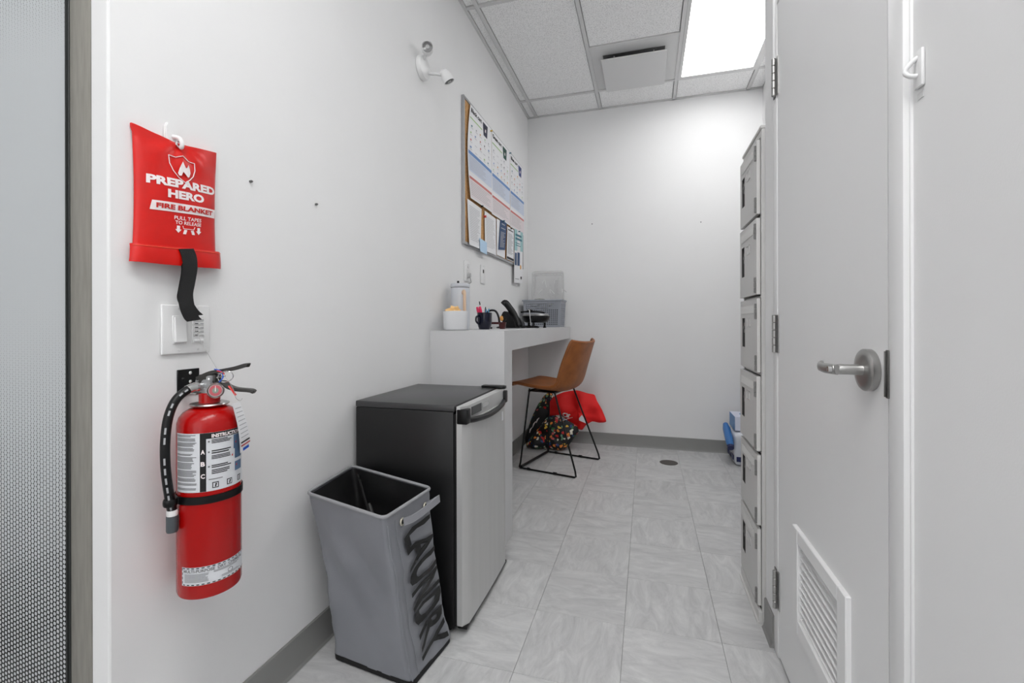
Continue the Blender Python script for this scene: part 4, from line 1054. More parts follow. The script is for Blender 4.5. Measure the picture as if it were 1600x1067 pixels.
printed('tag_print', tf, R_, [M['inklight'], M['ink'], M['inkred'], M['bluetie']], tagp, 0.0003)
# wall bracket
tb_ = thing('extinguisher_bracket', 'black steel wall bracket screwed behind the fire extinguisher valve', 'bracket', (XL, 0.79, 0.90))
obj('bracket_plate', bx(XL + 0.0005, XL + 0.0035, 0.766, 0.818, 0.868, 0.926, 0.0008, 1), M['black'], tb_)
obj('bracket_arm', bx(XL + 0.0035, EX - 0.029, 0.772, 0.788, 0.872, 0.876, 0.0008, 1), M['steel'], tb_)
for y, z in ((0.7955, 0.917), (0.7955, 0.897), (0.7785, 0.904)):
    obj('screw', lt([(0.0042, 0), (0.0042, 0.001), (0.002, 0.003), (0, 0.003)], (XL + 0.0036, y, z), 'X', 14), M['chrome'] if z != 0.904 else M['black'], tb_)

# wall anchors left in the wall
for y, z, l_ in ((0.9645, 1.4045, 'grey screw end sticking out of the left wall just right of the red pouch'), (1.214, 1.406, 'grey screw end sticking out of the left wall, farther from the red pouch')):
    tag(obj('wall_screw', lt([(0.0035, 0.0), (0.0035, 0.006), (0.0018, 0.0065), (0.0018, 0.009)], (XL, y, z), 'X', 10), mat('screw_grey', rgb(110), 0.4, 0.5)), l_, 'screw')

# ================================================================== EMERGENCY TWIN SPOT
t = thing('twin_spotlight', 'white wall-mounted emergency lamp with two small round heads, high on the left wall', 'spotlight', (XL, 1.925, 2.215))
obj('base_plate', lt([(0.0, 0.0), (0.052, 0.0), (0.055, 0.003), (0.055, 0.012), (0.050, 0.022), (0.030, 0.028), (0.0, 0.029)], (XL, 1.925, 2.215), 'X', 36), M['white'], t)
for nm, a, b, d in (('', (XL + 0.024, 1.905, 2.242), (XL + 0.050, 1.890, 2.272), (0.45, -0.86, -0.10)), ('', (XL + 0.026, 1.945, 2.200), (XL + 0.108, 1.965, 2.186), (0.42, 0.25, -0.87))):
    a = Vector(a); b = Vector(b); d = Vector(d).normalized(); Mx = align(d)
    ar = obj('arm', tb([a, a.lerp(b, 0.5), b], [0.008, 0.007, 0.006], 12), M['offwhite'], t)
    hd_ = obj('lamp_head', lt([(0.012, -0.030), (0.020, -0.024), (0.023, -0.006), (0.026, 0.0), (0.026, 0.026), (0.0245, 0.028), (0.0235, 0.022), (0.0, 0.022)], b + d * 0.004, 'Z', 28, M=Mx), M['white'], t)
    obj('lens', lt([(0.022, 0.0), (0.022, 0.002), (0.012, 0.0035), (0, 0.004)], b + d * 0.0265, 'Z', 24, M=Mx), mat('lamp_lens', rgb(110), 0.15, 0.3), hd_)
    obj('bulb', lt([(0.009, 0.0), (0.009, 0.002), (0, 0.003)], b + d * 0.0308, 'Z', 16, M=Mx), mat('lamp_bulb', rgb(176), 0.2), hd_)
# hook on right wall
t = thing('adhesive_hook', 'small white adhesive hook on the right wall beside the door frame', 'hook', (XR, 0.83, 1.41))
bm = bx(XR - 0.0055, XR - 0.0004, 0.818, 0.840, 1.380, 1.436, 0.0022, 2)
obj('back_plate', bm, M['white'], t)
obj('hook_arm', tb(spline([(XR - 0.004, 0.830, 1.426), (XR - 0.010, 0.832, 1.421), (XR - 0.017, 0.834, 1.412), (XR - 0.018, 0.834, 1.406), (XR - 0.013, 0.832, 1.400), (XR - 0.005, 0.830, 1.398)], 5), 0.0035, 10), M['white'], t)
tag(obj('adhesive_residue', bx(XR - 0.0012, XR - 0.0002, 0.822, 0.838, 1.364, 1.374, 0.0004, 1), M['offwhite'], sm=False), 'thin smear of dried adhesive just below the hook on the right wall', 'residue')

# ================================================================== NOTICE BOARD
t = thing('notice_board', 'aluminium framed cork notice board covered with papers on the left wall', 'notice board', (XL, 3.06, 1.475))
y0, y1, z0, z1 = 2.405, 3.700, 1.478, 2.322
obj('cork_panel', bx(XL + 0.001, XL + 0.012, y0 + 0.012, y1 - 0.012, z0 + 0.012, z1 - 0.012), M['cork'], t, sm=False)
for a in ((y0, y1, z0, z0 + 0.016), (y0, y1, z1 - 0.016, z1), (y0, y0 + 0.016, z0 + 0.016, z1 - 0.016), (y1 - 0.016, y1, z0 + 0.016, z1 - 0.016)):
    obj('frame_bar', bx(XL + 0.0005, XL + 0.017, *a, 0.001, 1), M['alu'], t, sm=False)
PB = XL + 0.0195
def sheet(name, label, cat, q, m, group=None, curl=0.0, x=0.0, nu=6, nv=10, bow=0.0):
    """q: TL, TR, BR, BL as (y,z)"""
    TLc, TRc, BRc, BLc = [Vector((0, a, b)) for a, b in q]
    def f(u, v, n=0.0):
        p = (BLc.lerp(BRc, u)).lerp(TLc.lerp(TRc, u), v)
        cx = curl * ((1 - v) ** 2) * (0.6 + 0.4 * (1 - u)) + 0.004 * math.sin(PI * u) * (0.3 + abs(curl) * 10)
        return Vector((PB + x + cx + n, p.y - bow * math.sin(PI * min(max(v, 0), 1)) * (1 - u), p.z))
    V, F = closed_grid(f, lambda u, v: f(u, v, -0.0006), nu, nv)
    o = pyobj(name, V, F, m); tag(o, label, cat, group); return o, f
posters = [('Black cart', 'darknavy', (2.488, 2.868), 'cart'), ('Green cart', 'dgreen', (2.872, 3.293), ''), ('Blue cart', 'royal', (3.297, 3.697), '')]
PL = ['large sorting poster titled Black cart, curled at its left edge, on the notice board', 'large sorting poster titled Green cart, the middle one on the notice board', 'large sorting poster titled Blue cart, farthest right on the notice board']
for i, (ti, ic, (a, b), _) in enumerate(posters):
    o, f = sheet('poster', PL[i], 'poster', ((a + 0.005 * (i == 0), 2.305), (b, 2.311), (b, 1.757), (a - 0.015 * (i == 0), 1.752)), M['paper'], 'bin sorting posters', x=0.0022 + 0.0006 * i, curl=0.008 if i == 0 else 0.0, bow=0.04 if i == 0 else 0.0, nu=8, nv=12)
    text('lettering', ti, f, 0.04, 0.925, 0.50, 0.975, M['ink'], o, 0.001, 0.03)
    ip = polypatch('bin_symbol', [(0.55, 0.965), (0.79, 0.965), (0.77, 0.82), (0.60, 0.82)], f, M[ic], o, 0.001)
    polypatch('star_mark', [(0.66, 0.905), (0.70, 0.905), (0.705, 0.87), (0.655, 0.87)], f, M['inkwhite'], ip, 0.0016)
    cols = [M['lime'], M['band'], M['bandred'], M['paleblue'], M['palepink'], M['inkgrey'], M['inklight'], M['orange'], M['tealink'], M['pink']]
    R_ = [(0.02, 0.855, 0.53, 0.868, 0), (0.02, 0.462, 0.985, 0.498, 1), (0.02, 0.285, 0.985, 0.460, 3), (0.02, 0.205, 0.985, 0.232, 2), (0.02, 0.02, 0.985, 0.203, 4)]
    stuff(printed('colour_bands', f, R_, cols, o, 0.001, 6))
    random.seed(20 + i); R2 = []
    for r_ in range(4):
        for c_ in range(5):
            u = 0.07 + c_ * 0.185 + random.uniform(-.02, .02); v = 0.77 - r_ * 0.078; k = random.choice((5, 7, 8, 1, 2, 6, 6, 0))
            if random.random() < 0.65: R2 += [(u, v, u + random.uniform(.03, .055), v + 0.018, k)]
            R2 += [(u - 0.01, v - 0.016, u + 0.08, v - 0.012, 6)]
    R2 += lines(0.05, 0.30, 0.72, 0.45, 9, 6, 0.22, 0.3) + lines(0.05, 0.04, 0.9, 0.19, 8, 6, 0.22, 0.35)
    stuff(printed('small_print', f, R2, cols, o, 0.0018, 2))
o, f = sheet('notice_page', 'white typed page at the lower left corner of the notice board', 'paper', ((2.448, 1.742), (2.683, 1.738), (2.655, 1.482), (2.463, 1.480)), M['paper'], 'typed pages', x=0.0, curl=0.006)
stuff(printed('small_print', f, lines(0.1, 0.12, 0.9, 0.9, 20, 0, 0.22, 0.3), [M['inklight']], o, 0.001, 2))
o, f = sheet('notice_page', 'white typed page right of the red push pin on the notice board', 'paper', ((2.738, 1.742), (2.965, 1.738), (2.963, 1.488), (2.738, 1.486)), M['paper'], 'typed pages', x=0.0, curl=0.004)
stuff(printed('small_print', f, lines(0.1, 0.12, 0.9, 0.9, 20, 0, 0.22, 0.3), [M['inklight']], o, 0.001, 2))
o, f = sheet('notice_page', 'white page mostly hidden behind the navy leaflet on the notice board', 'paper', ((2.985, 1.745), (3.170, 1.75), (3.175, 1.496), (2.985, 1.496)), M['paper'], None, x=-0.001)
o, f = sheet('leaflet', 'navy blue leaflet with white lettering on the notice board', 'leaflet', ((3.056, 1.755), (3.205, 1.757), (3.166, 1.555), (3.008, 1.535)), M['navy'], None, x=0.0035)
stuff(printed('small_print', f, lines(0.15, 0.08, 0.85, 0.62, 12, 0, 0.45, 0.5) + [(0.2, 0.86, 0.7, 0.90, 0), (0.15, 0.72, 0.8, 0.75, 0)], [M['inklight']], o, 0.001, 2))
o, f = sheet('leaflet', 'white leaflet with a black foot bar, between navy leaflet and teal brochure', 'leaflet', ((3.222, 1.740), (3.392, 1.745), (3.385, 1.496), (3.200, 1.496)), M['paper'], None, x=0.0035)
stuff(printed('small_print', f, lines(0.1, 0.18, 0.9, 0.82, 16, 0, 0.4, 0.4) + [(0.1, 0.90, 0.85, 0.93, 1), (0.03, 0.02, 0.97, 0.09, 1)], [M['inklight'], M['ink']], o, 0.001, 2))
o, f = sheet('brochure', 'teal and white brochure hanging below the lower right of the notice board', 'brochure', ((3.405, 1.758), (3.655, 1.772), (3.640, 1.352), (3.395, 1.338)), M['paper'], None, x=0.0045)
polypatch('teal_panel', [(0.0, 1.0), (1.0, 1.0), (1.0, 0.62), (0.0, 0.60)], f, M['teal'], o, 0.001)
printed('heading', f, [(0.1, 0.88, 0.8, 0.92, 0), (0.1, 0.81, 0.85, 0.85, 0), (0.1, 0.74, 0.6, 0.755, 0), (0.1, 0.70, 0.7, 0.715, 0)], [M['tealink']], o, 0.002, 2)
printed('photo_strip', f, [(0.05, 0.33, 0.24, 0.56, 0), (0.32, 0.33, 0.60, 0.58, 0), (0.08, 0.07, 0.5, 0.08, 1), (0.72, 0.08, 0.86, 0.13, 2)], [M['navy'], M['inkgrey'], M['ink']], o, 0.002, 2)
obj('orange_dot', lt([(0.018, 0), (0.018, 0.001)], f(0.72, 0.31, 0.0015), 'X', 16), M['orange'], o, sm=False)
o, f = sheet('sticky_note', 'pale blue sticky note on the bottom edge of the notice board', 'sticky note', ((2.622, 1.548), (2.752, 1.540), (2.757, 1.462), (2.634, 1.468)), M['sticky'], None, x=0.009)
pins = [(2.722, 1.700, 'redtie', 'red push pin on bare cork between two typed pages', 0.0), (2.850, 2.292, 'yellow', 'yellow push pin between the Black cart and Green cart posters', 0.0), (3.284, 2.300, 'tealink', 'teal push pin between the Green cart and Blue cart posters', 0.0), (2.668, 1.752, 'black', 'black clip pin under the Black cart poster', 0.0), (3.10, 1.752, 'tealink', 'teal push pin at the top of the navy leaflet', 0.006), (3.29, 1.735, 'black', 'black push pin at the top of the white leaflet', 0.006), (3.51, 1.755, 'tealink', 'teal push pin at the top of the teal brochure', 0.006)]
for y, z, m, l_, dx in pins:
    t = thing('push_pin', l_, 'push pin', (PB, y, z), 0, 'push pins on the notice board')
    s_ = 1.7 if m == 'redtie' else 1.1
    hd_ = obj('head', lt([(0.0055 * s_, 0.0), (0.0055 * s_, 0.002), (0.0035 * s_, 0.003), (0.003 * s_, 0.008), (0.0052 * s_, 0.010), (0.0052 * s_, 0.012), (0, 0.0125)], (PB + 0.003 + dx, y, z), 'X', 14), M[m], t)
    obj('needle', lt([(0.0006, 0.0), (0.0006, 0.010)], (PB - 0.006 + dx, y, z), 'X', 6), M['chrome'], t)

# ================================================================== WALL OUTLETS
t = thing('power_outlet', 'white power outlet plate above the white jug with a plug in its lower socket', 'outlet', (XL, 2.49, 1.33))
obj('cover_plate', bx(XL + 0.0005, XL + 0.006, 2.435, 2.525, 1.270, 1.388, 0.002, 2), M['white'], t)
for z in (1.352, 1.306):
    s = obj('socket', bx(XL + 0.006, XL + 0.0085, 2.462, 2.498, z - 0.017, z + 0.017, 0.003, 2), M['white'], t)
    bm = NB()
    for dy in (-0.007, 0.007): box(bm, XL + 0.0084, XL + 0.0092, 2.480 + dy - 0.001, 2.480 + dy + 0.001, z - 0.004, z + 0.006)
    obj('slots', bm, M['inkgrey'], s, sm=False)
t2 = thing('plug_adapter', 'grey plug adapter in the power outlet above the white jug', 'plug', (XL, 2.485, 1.30))
obj('plug_body', bx(XL + 0.0095, XL + 0.024, 2.466, 2.494, 1.294, 1.320, 0.004, 2), mat('plug_grey', rgb(176), 0.5), t2)
obj('cord', tb(spline([(XL + 0.02, 2.480, 1.298), (XL + 0.026, 2.480, 1.275), (XL + 0.030, 2.470, 1.262), (XL + 0.012, 2.462, 1.255)], 5), 0.003, 8), mat('cord_grey', rgb(150), 0.5), t2)
t = thing('phone_jack_plate', 'narrow white wall plate with one black jack, right of the power outlet', 'outlet', (XL, 2.745, 1.335))
obj('cover_plate', bx(XL + 0.0005, XL + 0.006, 2.708, 2.790, 1.278, 1.396, 0.002, 2), M['white'], t)
obj('jack', bx(XL + 0.0058, XL + 0.0072, 2.740, 2.758, 1.346, 1.368), M['black'], t, sm=False)
for z in (1.388, 1.286): obj('screw', lt([(0.003, 0), (0.003, 0.001)], (XL + 0.006, 2.749, z), 'X', 10), M['offwhite'], t)
tag(obj('cable_nub', lt([(0.006, 0), (0.006, 0.012), (0.004, 0.014)], (-0.945, 2.215, 1.2347), 'Z', 10), M['black']), 'tiny black stopper standing on the lid of the white jug', 'stopper')

# ================================================================== THINGS ON THE COUNTER
ZT = 0.9925
t = thing('white_pot', 'round white pot at the near end of the counter with a peach cloth in it', 'pot', (-0.905, 2.085, ZT))
obj('pot_body', lt([(0.0, 0.0), (0.046, 0.0), (0.053, 0.003), (0.0575, 0.010), (0.0600, 0.09), (0.0600, 0.094), (0.0575, 0.095), (0.0565, 0.088), (0.050, 0.012), (0.0, 0.010)], (-0.905, 2.085, ZT), seg=40), M['pot'], t)
def blob(name, c, r, m, parent=None, amp=0.15, fr=8, sub=3, seed=0):
    bm = NB(); bmesh.ops.create_icosphere(bm, subdivisions=sub, radius=1)
    for v in bm.verts:
        d = 1 + amp * noise.noise(v.co * fr * 0.2 + Vector((seed, 0, 0)))
        v.co = Vector((c[0] + v.co.x * r[0] * d, c[1] + v.co.y * r[1] * d, c[2] + v.co.z * r[2] * d))
    return obj(name, bm, m, parent)
tag(blob('sponge_cloth', (-0.915, 2.085, ZT + 0.088), (0.036, 0.040, 0.030), M['peach'], amp=0.5, fr=9), 'peach yellow cloth bunched in the round white pot', 'cloth')
t = thing('lidded_jug', 'tall white lidded jug with a beige handle behind the round white pot', 'jug', (-0.934, 2.215, ZT))
jc = (-0.934, 2.215, ZT)
obj('jug_body', lt([(0.0, 0.0), (0.046, 0.0), (0.049, 0.003), (0.0495, 0.215), (0.048, 0.218), (0.0, 0.218)], jc, seg=40), M['jug'], t)
obj('lid_seal', lt([(0.0485, 0.2182), (0.0485, 0.2215)], jc, seg=40), M['inkgrey'], t)
obj('lid', lt([(0.0, 0.2216), (0.0495, 0.2216), (0.0505, 0.224), (0.0505, 0.236), (0.047, 0.241), (0.0, 0.242)], jc, seg=40), M['jug'], t)
hx_, hy_ = 0.64, -0.76
hpnt = lambda r_, z: (jc[0] + hx_ * r_, jc[1] + hy_ * r_, ZT + z)
obj('jug_handle', tb(spline([hpnt(0.047, 0.192), hpnt(0.066, 0.195), hpnt(0.074, 0.188), hpnt(0.075, 0.16), hpnt(0.074, 0.09), hpnt(0.066, 0.075), hpnt(0.048, 0.078)], 6), 0.0075, 10, flat=0.012), M['beige'], t)
t = thing('navy_mug', 'dark navy mug full of pens on the counter', 'mug', (-0.873, 2.42, ZT))
mc_ = (-0.873, 2.42, ZT)
obj('mug_body', lt([(0.0, 0.0), (0.029, 0.0), (0.031, 0.002), (0.038, 0.022), (0.0415, 0.045), (0.042, 0.092), (0.040, 0.094), (0.0385, 0.090), (0.037, 0.045), (0.028, 0.008), (0.0, 0.006)], mc_, seg=36), M['mug'], t)
obj('mug_handle', tb(spline([(mc_[0] - 0.020, mc_[1] - 0.036, ZT + 0.075), (mc_[0] - 0.028, mc_[1] - 0.054, ZT + 0.070), (mc_[0] - 0.029, mc_[1] - 0.056, ZT + 0.045), (mc_[0] - 0.018, mc_[1] - 0.033, ZT + 0.026)], 6), 0.005, 10), M['mug'], t)
pens = [(-0.024, -0.014, -0.036, -0.012, 0.126, 'pink', 'thick pink marker leaning left in the navy mug'), (-0.002, -0.022, -0.016, -0.026, 0.128, 'pink', 'thick pink marker just right of the first in the navy mug'), (0.0, 0.01, -0.034, 0.016, 0.158, 'black', 'thin black-capped pen standing tallest in the navy mug'), (0.012, 0.0, 0.004, 0.004, 0.126, 'maroon', 'dark maroon pen in the middle of the navy mug'), (0.008, -0.01, 0.014, -0.012, 0.112, 'blue', 'short blue pen in the navy mug, left of the other blue pen'), (0.02, 0.0, 0.024, 0.0, 0.116, 'blue', 'blue pen nearest the right rim of the navy mug'), (-0.004, 0.012, -0.008, 0.024, 0.122, 'offwhite', 'white pen at the back of the navy mug')]
for ax, ay, bx_, by_, hgt, m, l_ in pens:
    p0 = Vector((mc_[0] + ax * 0.5, mc_[1] + ay * 0.5, ZT + 0.012)); p1 = Vector((mc_[0] + bx_ * 1.1, mc_[1] + by_ * 1.1, ZT + hgt))
    r_ = 0.008 if m == 'pink' else 0.0038
    t = thing('pen', l_, 'pen', p0, 0, 'pens in the navy mug')
    obj('barrel', tb([p0, p0.lerp(p1, 0.86)], r_, 10), M[m] if m not in ('black',) else M['offwhite'], t)
    obj('cap', tb([p0.lerp(p1, 0.862), p0.lerp(p1, 0.98), p1], [r_ * 0.95, r_ * 0.8, r_ * 0.5], 10), M['black'] if m in ('black', 'maroon') else M[m], t)
# small maroon basket with black arched handle
t = thing('maroon_basket', 'small maroon ornament basket with a tall black arched handle, right of the navy mug', 'ornament', (-0.82, 2.60, ZT))
bxc, byc = -0.835, 2.60
obj('pot', lt([(0.0, 0.0), (0.016, 0.0), (0.020, 0.008), (0.022, 0.030), (0.0235, 0.032), (0.0235, 0.040), (0.021, 0.040), (0.0, 0.036)], (bxc + 0.010, byc, ZT), seg=24), M['maroon'], t)
obj('rim_bar', bx(-0.920, -0.812, byc - 0.006, byc + 0.006, ZT + 0.028, ZT + 0.041, 0.002, 1), M['maroon'], t)
obj('foot', bx(-0.925, -0.890, byc - 0.010, byc + 0.010, ZT, ZT + 0.012, 0.003, 1), M['black'], t)
obj('post', bx(-0.915, -0.905, byc - 0.005, byc + 0.005, ZT + 0.012, ZT + 0.0285, 0.001, 1), M['black'], t)
obj('arched_handle', tb(spline([(-0.930, byc, ZT + 0.078), (-0.922, byc, ZT + 0.098), (-0.902, byc, ZT + 0.110), (-0.876, byc, ZT + 0.110), (-0.860, byc, ZT + 0.097), (-0.848, byc, ZT + 0.068), (-0.844, byc, ZT + 0.040)], 6), 0.0062, 10), M['black'], t)
tag(blob('gold_figurine', (bxc + 0.006, byc - 0.002, ZT + 0.062), (0.010, 0.009, 0.014), M['orange'], amp=0.6, fr=14), 'tiny gold and black figure sitting on the maroon ornament basket', 'figurine')
bm = NB()
for dx, dz in ((0.020, 0.030), (0.026, 0.018), (0.012, 0.034)):
    tube(bm, [(bxc + 0.012, byc, ZT + 0.040), (bxc + 0.012 + dx * 0.6, byc, ZT + 0.040 + dz * 0.7), (bxc + 0.012 + dx, byc, ZT + 0.040 + dz)], [0.002, 0.005, 0.001], 8)
obj('black_leaves', bm, M['black'], t)

# desk phone
t = thing('desk_phone', 'black desk phone tilted up on its stand with a curved handset, on the counter', 'phone', (-0.84, 2.96, ZT))
ph = Vector((-0.845, 2.96, ZT))
def P3(a, b, z): return Vector((ph.x + a, ph.y + b, ph.z + z))
poly = [(-0.083, 0.072), (-0.062, 0.114), (-0.030, 0.108), (0.012, 0.060), (0.030, 0.004), (-0.045, 0.004)]
bm = NB(); prism(bm, poly, -0.085, 0.085, lambda u, v, n: Vector((ph.x + u, ph.y + n, ph.z + v))); bmesh.ops.bevel(bm, geom=bm.edges[:], offset=0.005, segments=2, affect='EDGES')
body = obj('phone_body', bm, M['black'], t)
hs_ = spline([P3(-0.073, -0.05, 0.156), P3(-0.056, -0.05, 0.168), P3(-0.028, -0.05, 0.135), P3(0.0, -0.05, 0.095), P3(0.020, -0.05, 0.048), P3(0.034, -0.05, 0.014)], 6)
obj('handset', tb(hs_, [0.010] + [0.014] * 4 + [0.0085] * (len(hs_) - 9) + [0.013] * 3 + [0.010], 14, flat=0.022), M['black'], t)
for k in range(4):
    obj('key_row', tb([P3(-0.012 + k * 0.008, 0.0 - 0.03, 0.092 - k * 0.016), P3(-0.012 + k * 0.008, 0.06, 0.092 - k * 0.016)], 0.004, 8), M['inkgrey'], body)
obj('display', bx(ph.x - 0.036, ph.x - 0.020, ph.y - 0.002, ph.y + 0.07, ph.z + 0.100, ph.z + 0.1125, 0.002, 1, M=None), mat('phone_display', rgb(190), 0.15), body)
obj('cord', tb(spline([P3(0.030, -0.05, 0.010), P3(0.05, -0.08, 0.005), P3(0.0, -0.13, 0.0045), P3(-0.06, -0.15, 0.0045), P3(-0.10, -0.10, 0.006), P3(-0.075, -0.03, 0.012)], 8), 0.0042, 8), M['black'], t)
# grill / raclette appliance
gx, gy = -0.748, 3.13
t = thing('table_grill', 'black round electric table grill with a chrome lid lever, between phone and grey basket', 'grill', (gx, gy, ZT))
obj('pan', lt([(0.0, 0.036), (0.070, 0.036), (0.088, 0.046), (0.100, 0.068), (0.102, 0.080), (0.096, 0.082), (0.0, 0.082)], (gx, gy, ZT), seg=40), M['black'], t)
obj('plate', lt([(0.0, 0.0825), (0.090, 0.0825), (0.094, 0.085), (0.086, 0.098), (0.0, 0.100)], (gx, gy, ZT), seg=40), mat('grill_plate', rgb(130), 0.35, 0.5), t)
obj('lid_handle', tb(spline([(gx - 0.105, gy - 0.01, ZT + 0.112), (gx - 0.05, gy - 0.01, ZT + 0.114), (gx + 0.02, gy - 0.01, ZT + 0.112), (gx + 0.068, gy - 0.01, ZT + 0.106)], 5), 0.0065, 10), M['black'], t)
obj('lid_knob', lt([(0.016, 0.120), (0.020, 0.126), (0.004, 0.132), (0, 0.132)], (gx - 0.04, gy - 0.01, ZT), seg=18), M['black'], t)
obj('knob_stem', lt([(0.005, 0.098), (0.005, 0.121)], (gx - 0.04, gy - 0.01, ZT), seg=10), M['black'], t)
obj('chrome_lever', tb(spline([(gx - 0.030, gy - 0.085, ZT + 0.124), (gx - 0.020, gy - 0.100, ZT + 0.120), (gx - 0.015, gy - 0.105, ZT + 0.080), (gx - 0.008, gy - 0.106, ZT + 0.016)], 6), 0.0035, 10), M['chrome'], t)
for a in (30, 150, 270):
    x_, y_ = gx + 0.066 * math.cos(math.radians(a)), gy + 0.066 * math.sin(math.radians(a))
    obj('leg', lt([(0.012, 0.0), (0.012, 0.006), (0.008, 0.012), (0.008, 0.040)], (x_, y_, ZT), seg=12), M['black'], t)
tag(obj('power_cable', tb(spline([(gx - 0.05, gy - 0.12, ZT + 0.005), (gx - 0.01, gy - 0.16, ZT + 0.005), (gx + 0.05, gy - 0.13, ZT + 0.005), (gx + 0.02, gy - 0.09, ZT + 0.012), (gx - 0.05, gy - 0.075, ZT + 0.013), (gx - 0.08, gy - 0.12, ZT + 0.006), (gx - 0.03, gy - 0.19, ZT + 0.005)], 8), 0.0045, 8), M['black']), 'black power cable coiled on the counter under the table grill', 'cable')

# perforated grey basket
t = thing('storage_basket', 'grey perforated plastic basket at the far end of the counter', 'basket', (-0.81, 3.72, ZT))
bX0, bX1, bY0, bY1, bH = -0.962, -0.652, 3.590, 3.815, 0.215
def bwall(p0, p1, q0, q1, nx, nz, name='wall_panel'):
    """perforated panel from p0->p1 at the bottom, q0->q1 at the top"""
    p0, p1, q0, q1 = [Vector(v) for v in (p0, p1, q0, q1)]
    def f(u, v): return (p0.lerp(p1, u)).lerp(q0.lerp(q1, u), v)
    V = []; F = []
    m0 = 0.12
    us = [0.0, 0.06]; 
    for k in range(nx):
        a = 0.06 + 0.88 * k / nx; c = 0.88 / nx; us += [a + c * 0.18, a + c * 0.78, a + c]
    us.append(1.0)
    vs__ = [0.0, 0.07]
    for k in range(nz):
        a = 0.07 + 0.83 * k / nz; c = 0.83 / nz; vs__ += [a + c * 0.18, a + c * 0.72, a + c]
    vs__.append(1.0)
    W = len(us)
    V = [f(u, v) for v in vs__ for u in us]
    for j in range(len(vs__) - 1):
        for i in range(W - 1):
            if 1 <= i < W - 2 and 1 <= j < len(vs__) - 2 and (i - 1) % 3 == 1 and (j - 1) % 3 == 1: continue
            F.append((j * W + i, j * W + i + 1, (j + 1) * W + i + 1, (j + 1) * W + i))
    o = pyobj(name, V, F, M['basket'], t, sm=False); md = o.modifiers.new('thickness', 'SOLIDIFY'); md.thickness = 0.0025; md.offset = 0
    return o
i_ = 0.012
B = [(bX0 + i_, bY0 + i_, ZT + 0.002), (bX1 - i_, bY0 + i_, ZT + 0.002), (bX1 - i_, bY1 - i_, ZT + 0.002), (bX0 + i_, bY1 - i_, ZT + 0.002)]
T = [(bX0, bY0, ZT + bH), (bX1, bY0, ZT + bH), (bX1, bY1, ZT + bH), (bX0, bY1, ZT + bH)]
for k in range(4): bwall(B[k], B[(k + 1) % 4], T[k], T[(k + 1) % 4], 17 if k % 2 == 0 else 13, 11)
obj('basket_floor', bx(bX0 + i_, bX1 - i_, bY0 + i_, bY1 - i_, ZT + 0.001, ZT + 0.004), M['basket'], t, sm=False)
bm = NB()
for a in ((bX0 - 0.008, bX1 + 0.008, bY0 - 0.008, bY0 + 0.004), (bX0 - 0.008, bX1 + 0.008, bY1 - 0.004, bY1 + 0.008), (bX0 - 0.008, bX0 + 0.004, bY0 + 0.004, bY1 - 0.004), (bX1 - 0.004, bX1 + 0.008, bY0 + 0.004, bY1 - 0.004)):
    box(bm, *a, ZT + bH - 0.006, ZT + bH + 0.007, 0.002, 1)
obj('rim', bm, M['basket'], t)
# clear plastic tub standing in the basket
t = thing('clear_tray', 'crinkled clear plastic tray standing upright behind the grey basket against the back wall', 'plastic tray', (-0.80, 3.85, ZT))
pol = []
for cx, cz, a0 in ((-0.695, 1.440, 0), (-0.922, 1.440, 90), (-0.935, 1.022, 180), (-0.695, 1.022, 270)):
    for k in range(5): a = math.radians(a0 + 22.5 * k); pol.append((cx + 0.025 * math.cos(a), cz + 0.025 * math.sin(a)))
def tray(inset, dy):
    c = Vector((sum(p[0] for p in pol) / len(pol), 0, sum(p[1] for p in pol) / len(pol))); out = []
    for x, z in pol:
        d = (c - Vector((x, 0, z))).normalized(); out.append(Vector((x + d.x * inset + noise.noise(Vector((x * 30, dy * 50, z * 30))) * 0.006, 3.832 + dy, z + d.z * inset + noise.noise(Vector((x * 20, dy * 50 + 9, z * 20))) * 0.006)))
    return out
L_ = [tray(0.0, 0.0), tray(0.010, 0.001), tray(0.016, 0.012), tray(0.026, 0.055), tray(0.036, 0.060)]
V = [p for l in L_ for p in l]; n = len(pol); F = []
for j in range(len(L_) - 1):
    for k in range(n): F.append((j * n + k, j * n + (k + 1) % n, (j + 1) * n + (k + 1) % n, (j + 1) * n + k))
F.append(tuple((len(L_) - 1) * n + k for k in range(n)))
pyobj('shell', V, F, M['clear'], t)
bm = NB(); tube(bm, tray(0.0, -0.001) + tray(0.0, -0.001)[:2], 0.0028, 8)
obj('rim_bead', bm, mat('clear_rim', rgb(236), 0.15, alpha=0.65), t)
bm = NB()
for k in range(7):
    a = random.uniform(0, 6); x_ = -0.885 + 0.035 * k; z_ = 1.28 + 0.10 * math.sin(k * 2.1)
    tube(bm, spline([(x_ - 0.01, 3.846, z_), (x_ + 0.01 + 0.02 * math.cos(a), 3.842, z_ + 0.03), (x_ + 0.025, 3.848, z_ + 0.035 * math.sin(a))], 4), 0.0022, 6)
stuff(obj('crinkle_ridges', bm, mat('clear_ridge', rgb(246), 0.12, alpha=0.55), t))
def heap(name, c, r, m, label, cat, seed, amp=0.45):
    o = blob(name, c, r, m, None, amp, 14, 3, seed); return tag(o, label, cat)
tag(obj('dark_filler', bx(bX0 + 0.028, bX1 - 0.028, bY0 + 0.028, bY1 - 0.028, ZT + 0.006, ZT + 0.150, 0.02, 4), mat('dark_filler_shade', rgb(66, 68, 76), 0.9, bump=0.5, bscale=80)), 'dark filler block added inside the basket as shade behind its holes', 'shade filler')  # added dark block, stands in for the shade inside the basket
heap('folded_cloth', (-0.835, 3.70, ZT + 0.192), (0.095, 0.075, 0.040), M['cloth'], 'olive grey cloth heaped on top of the grey basket', 'cloth', 3, 0.35)

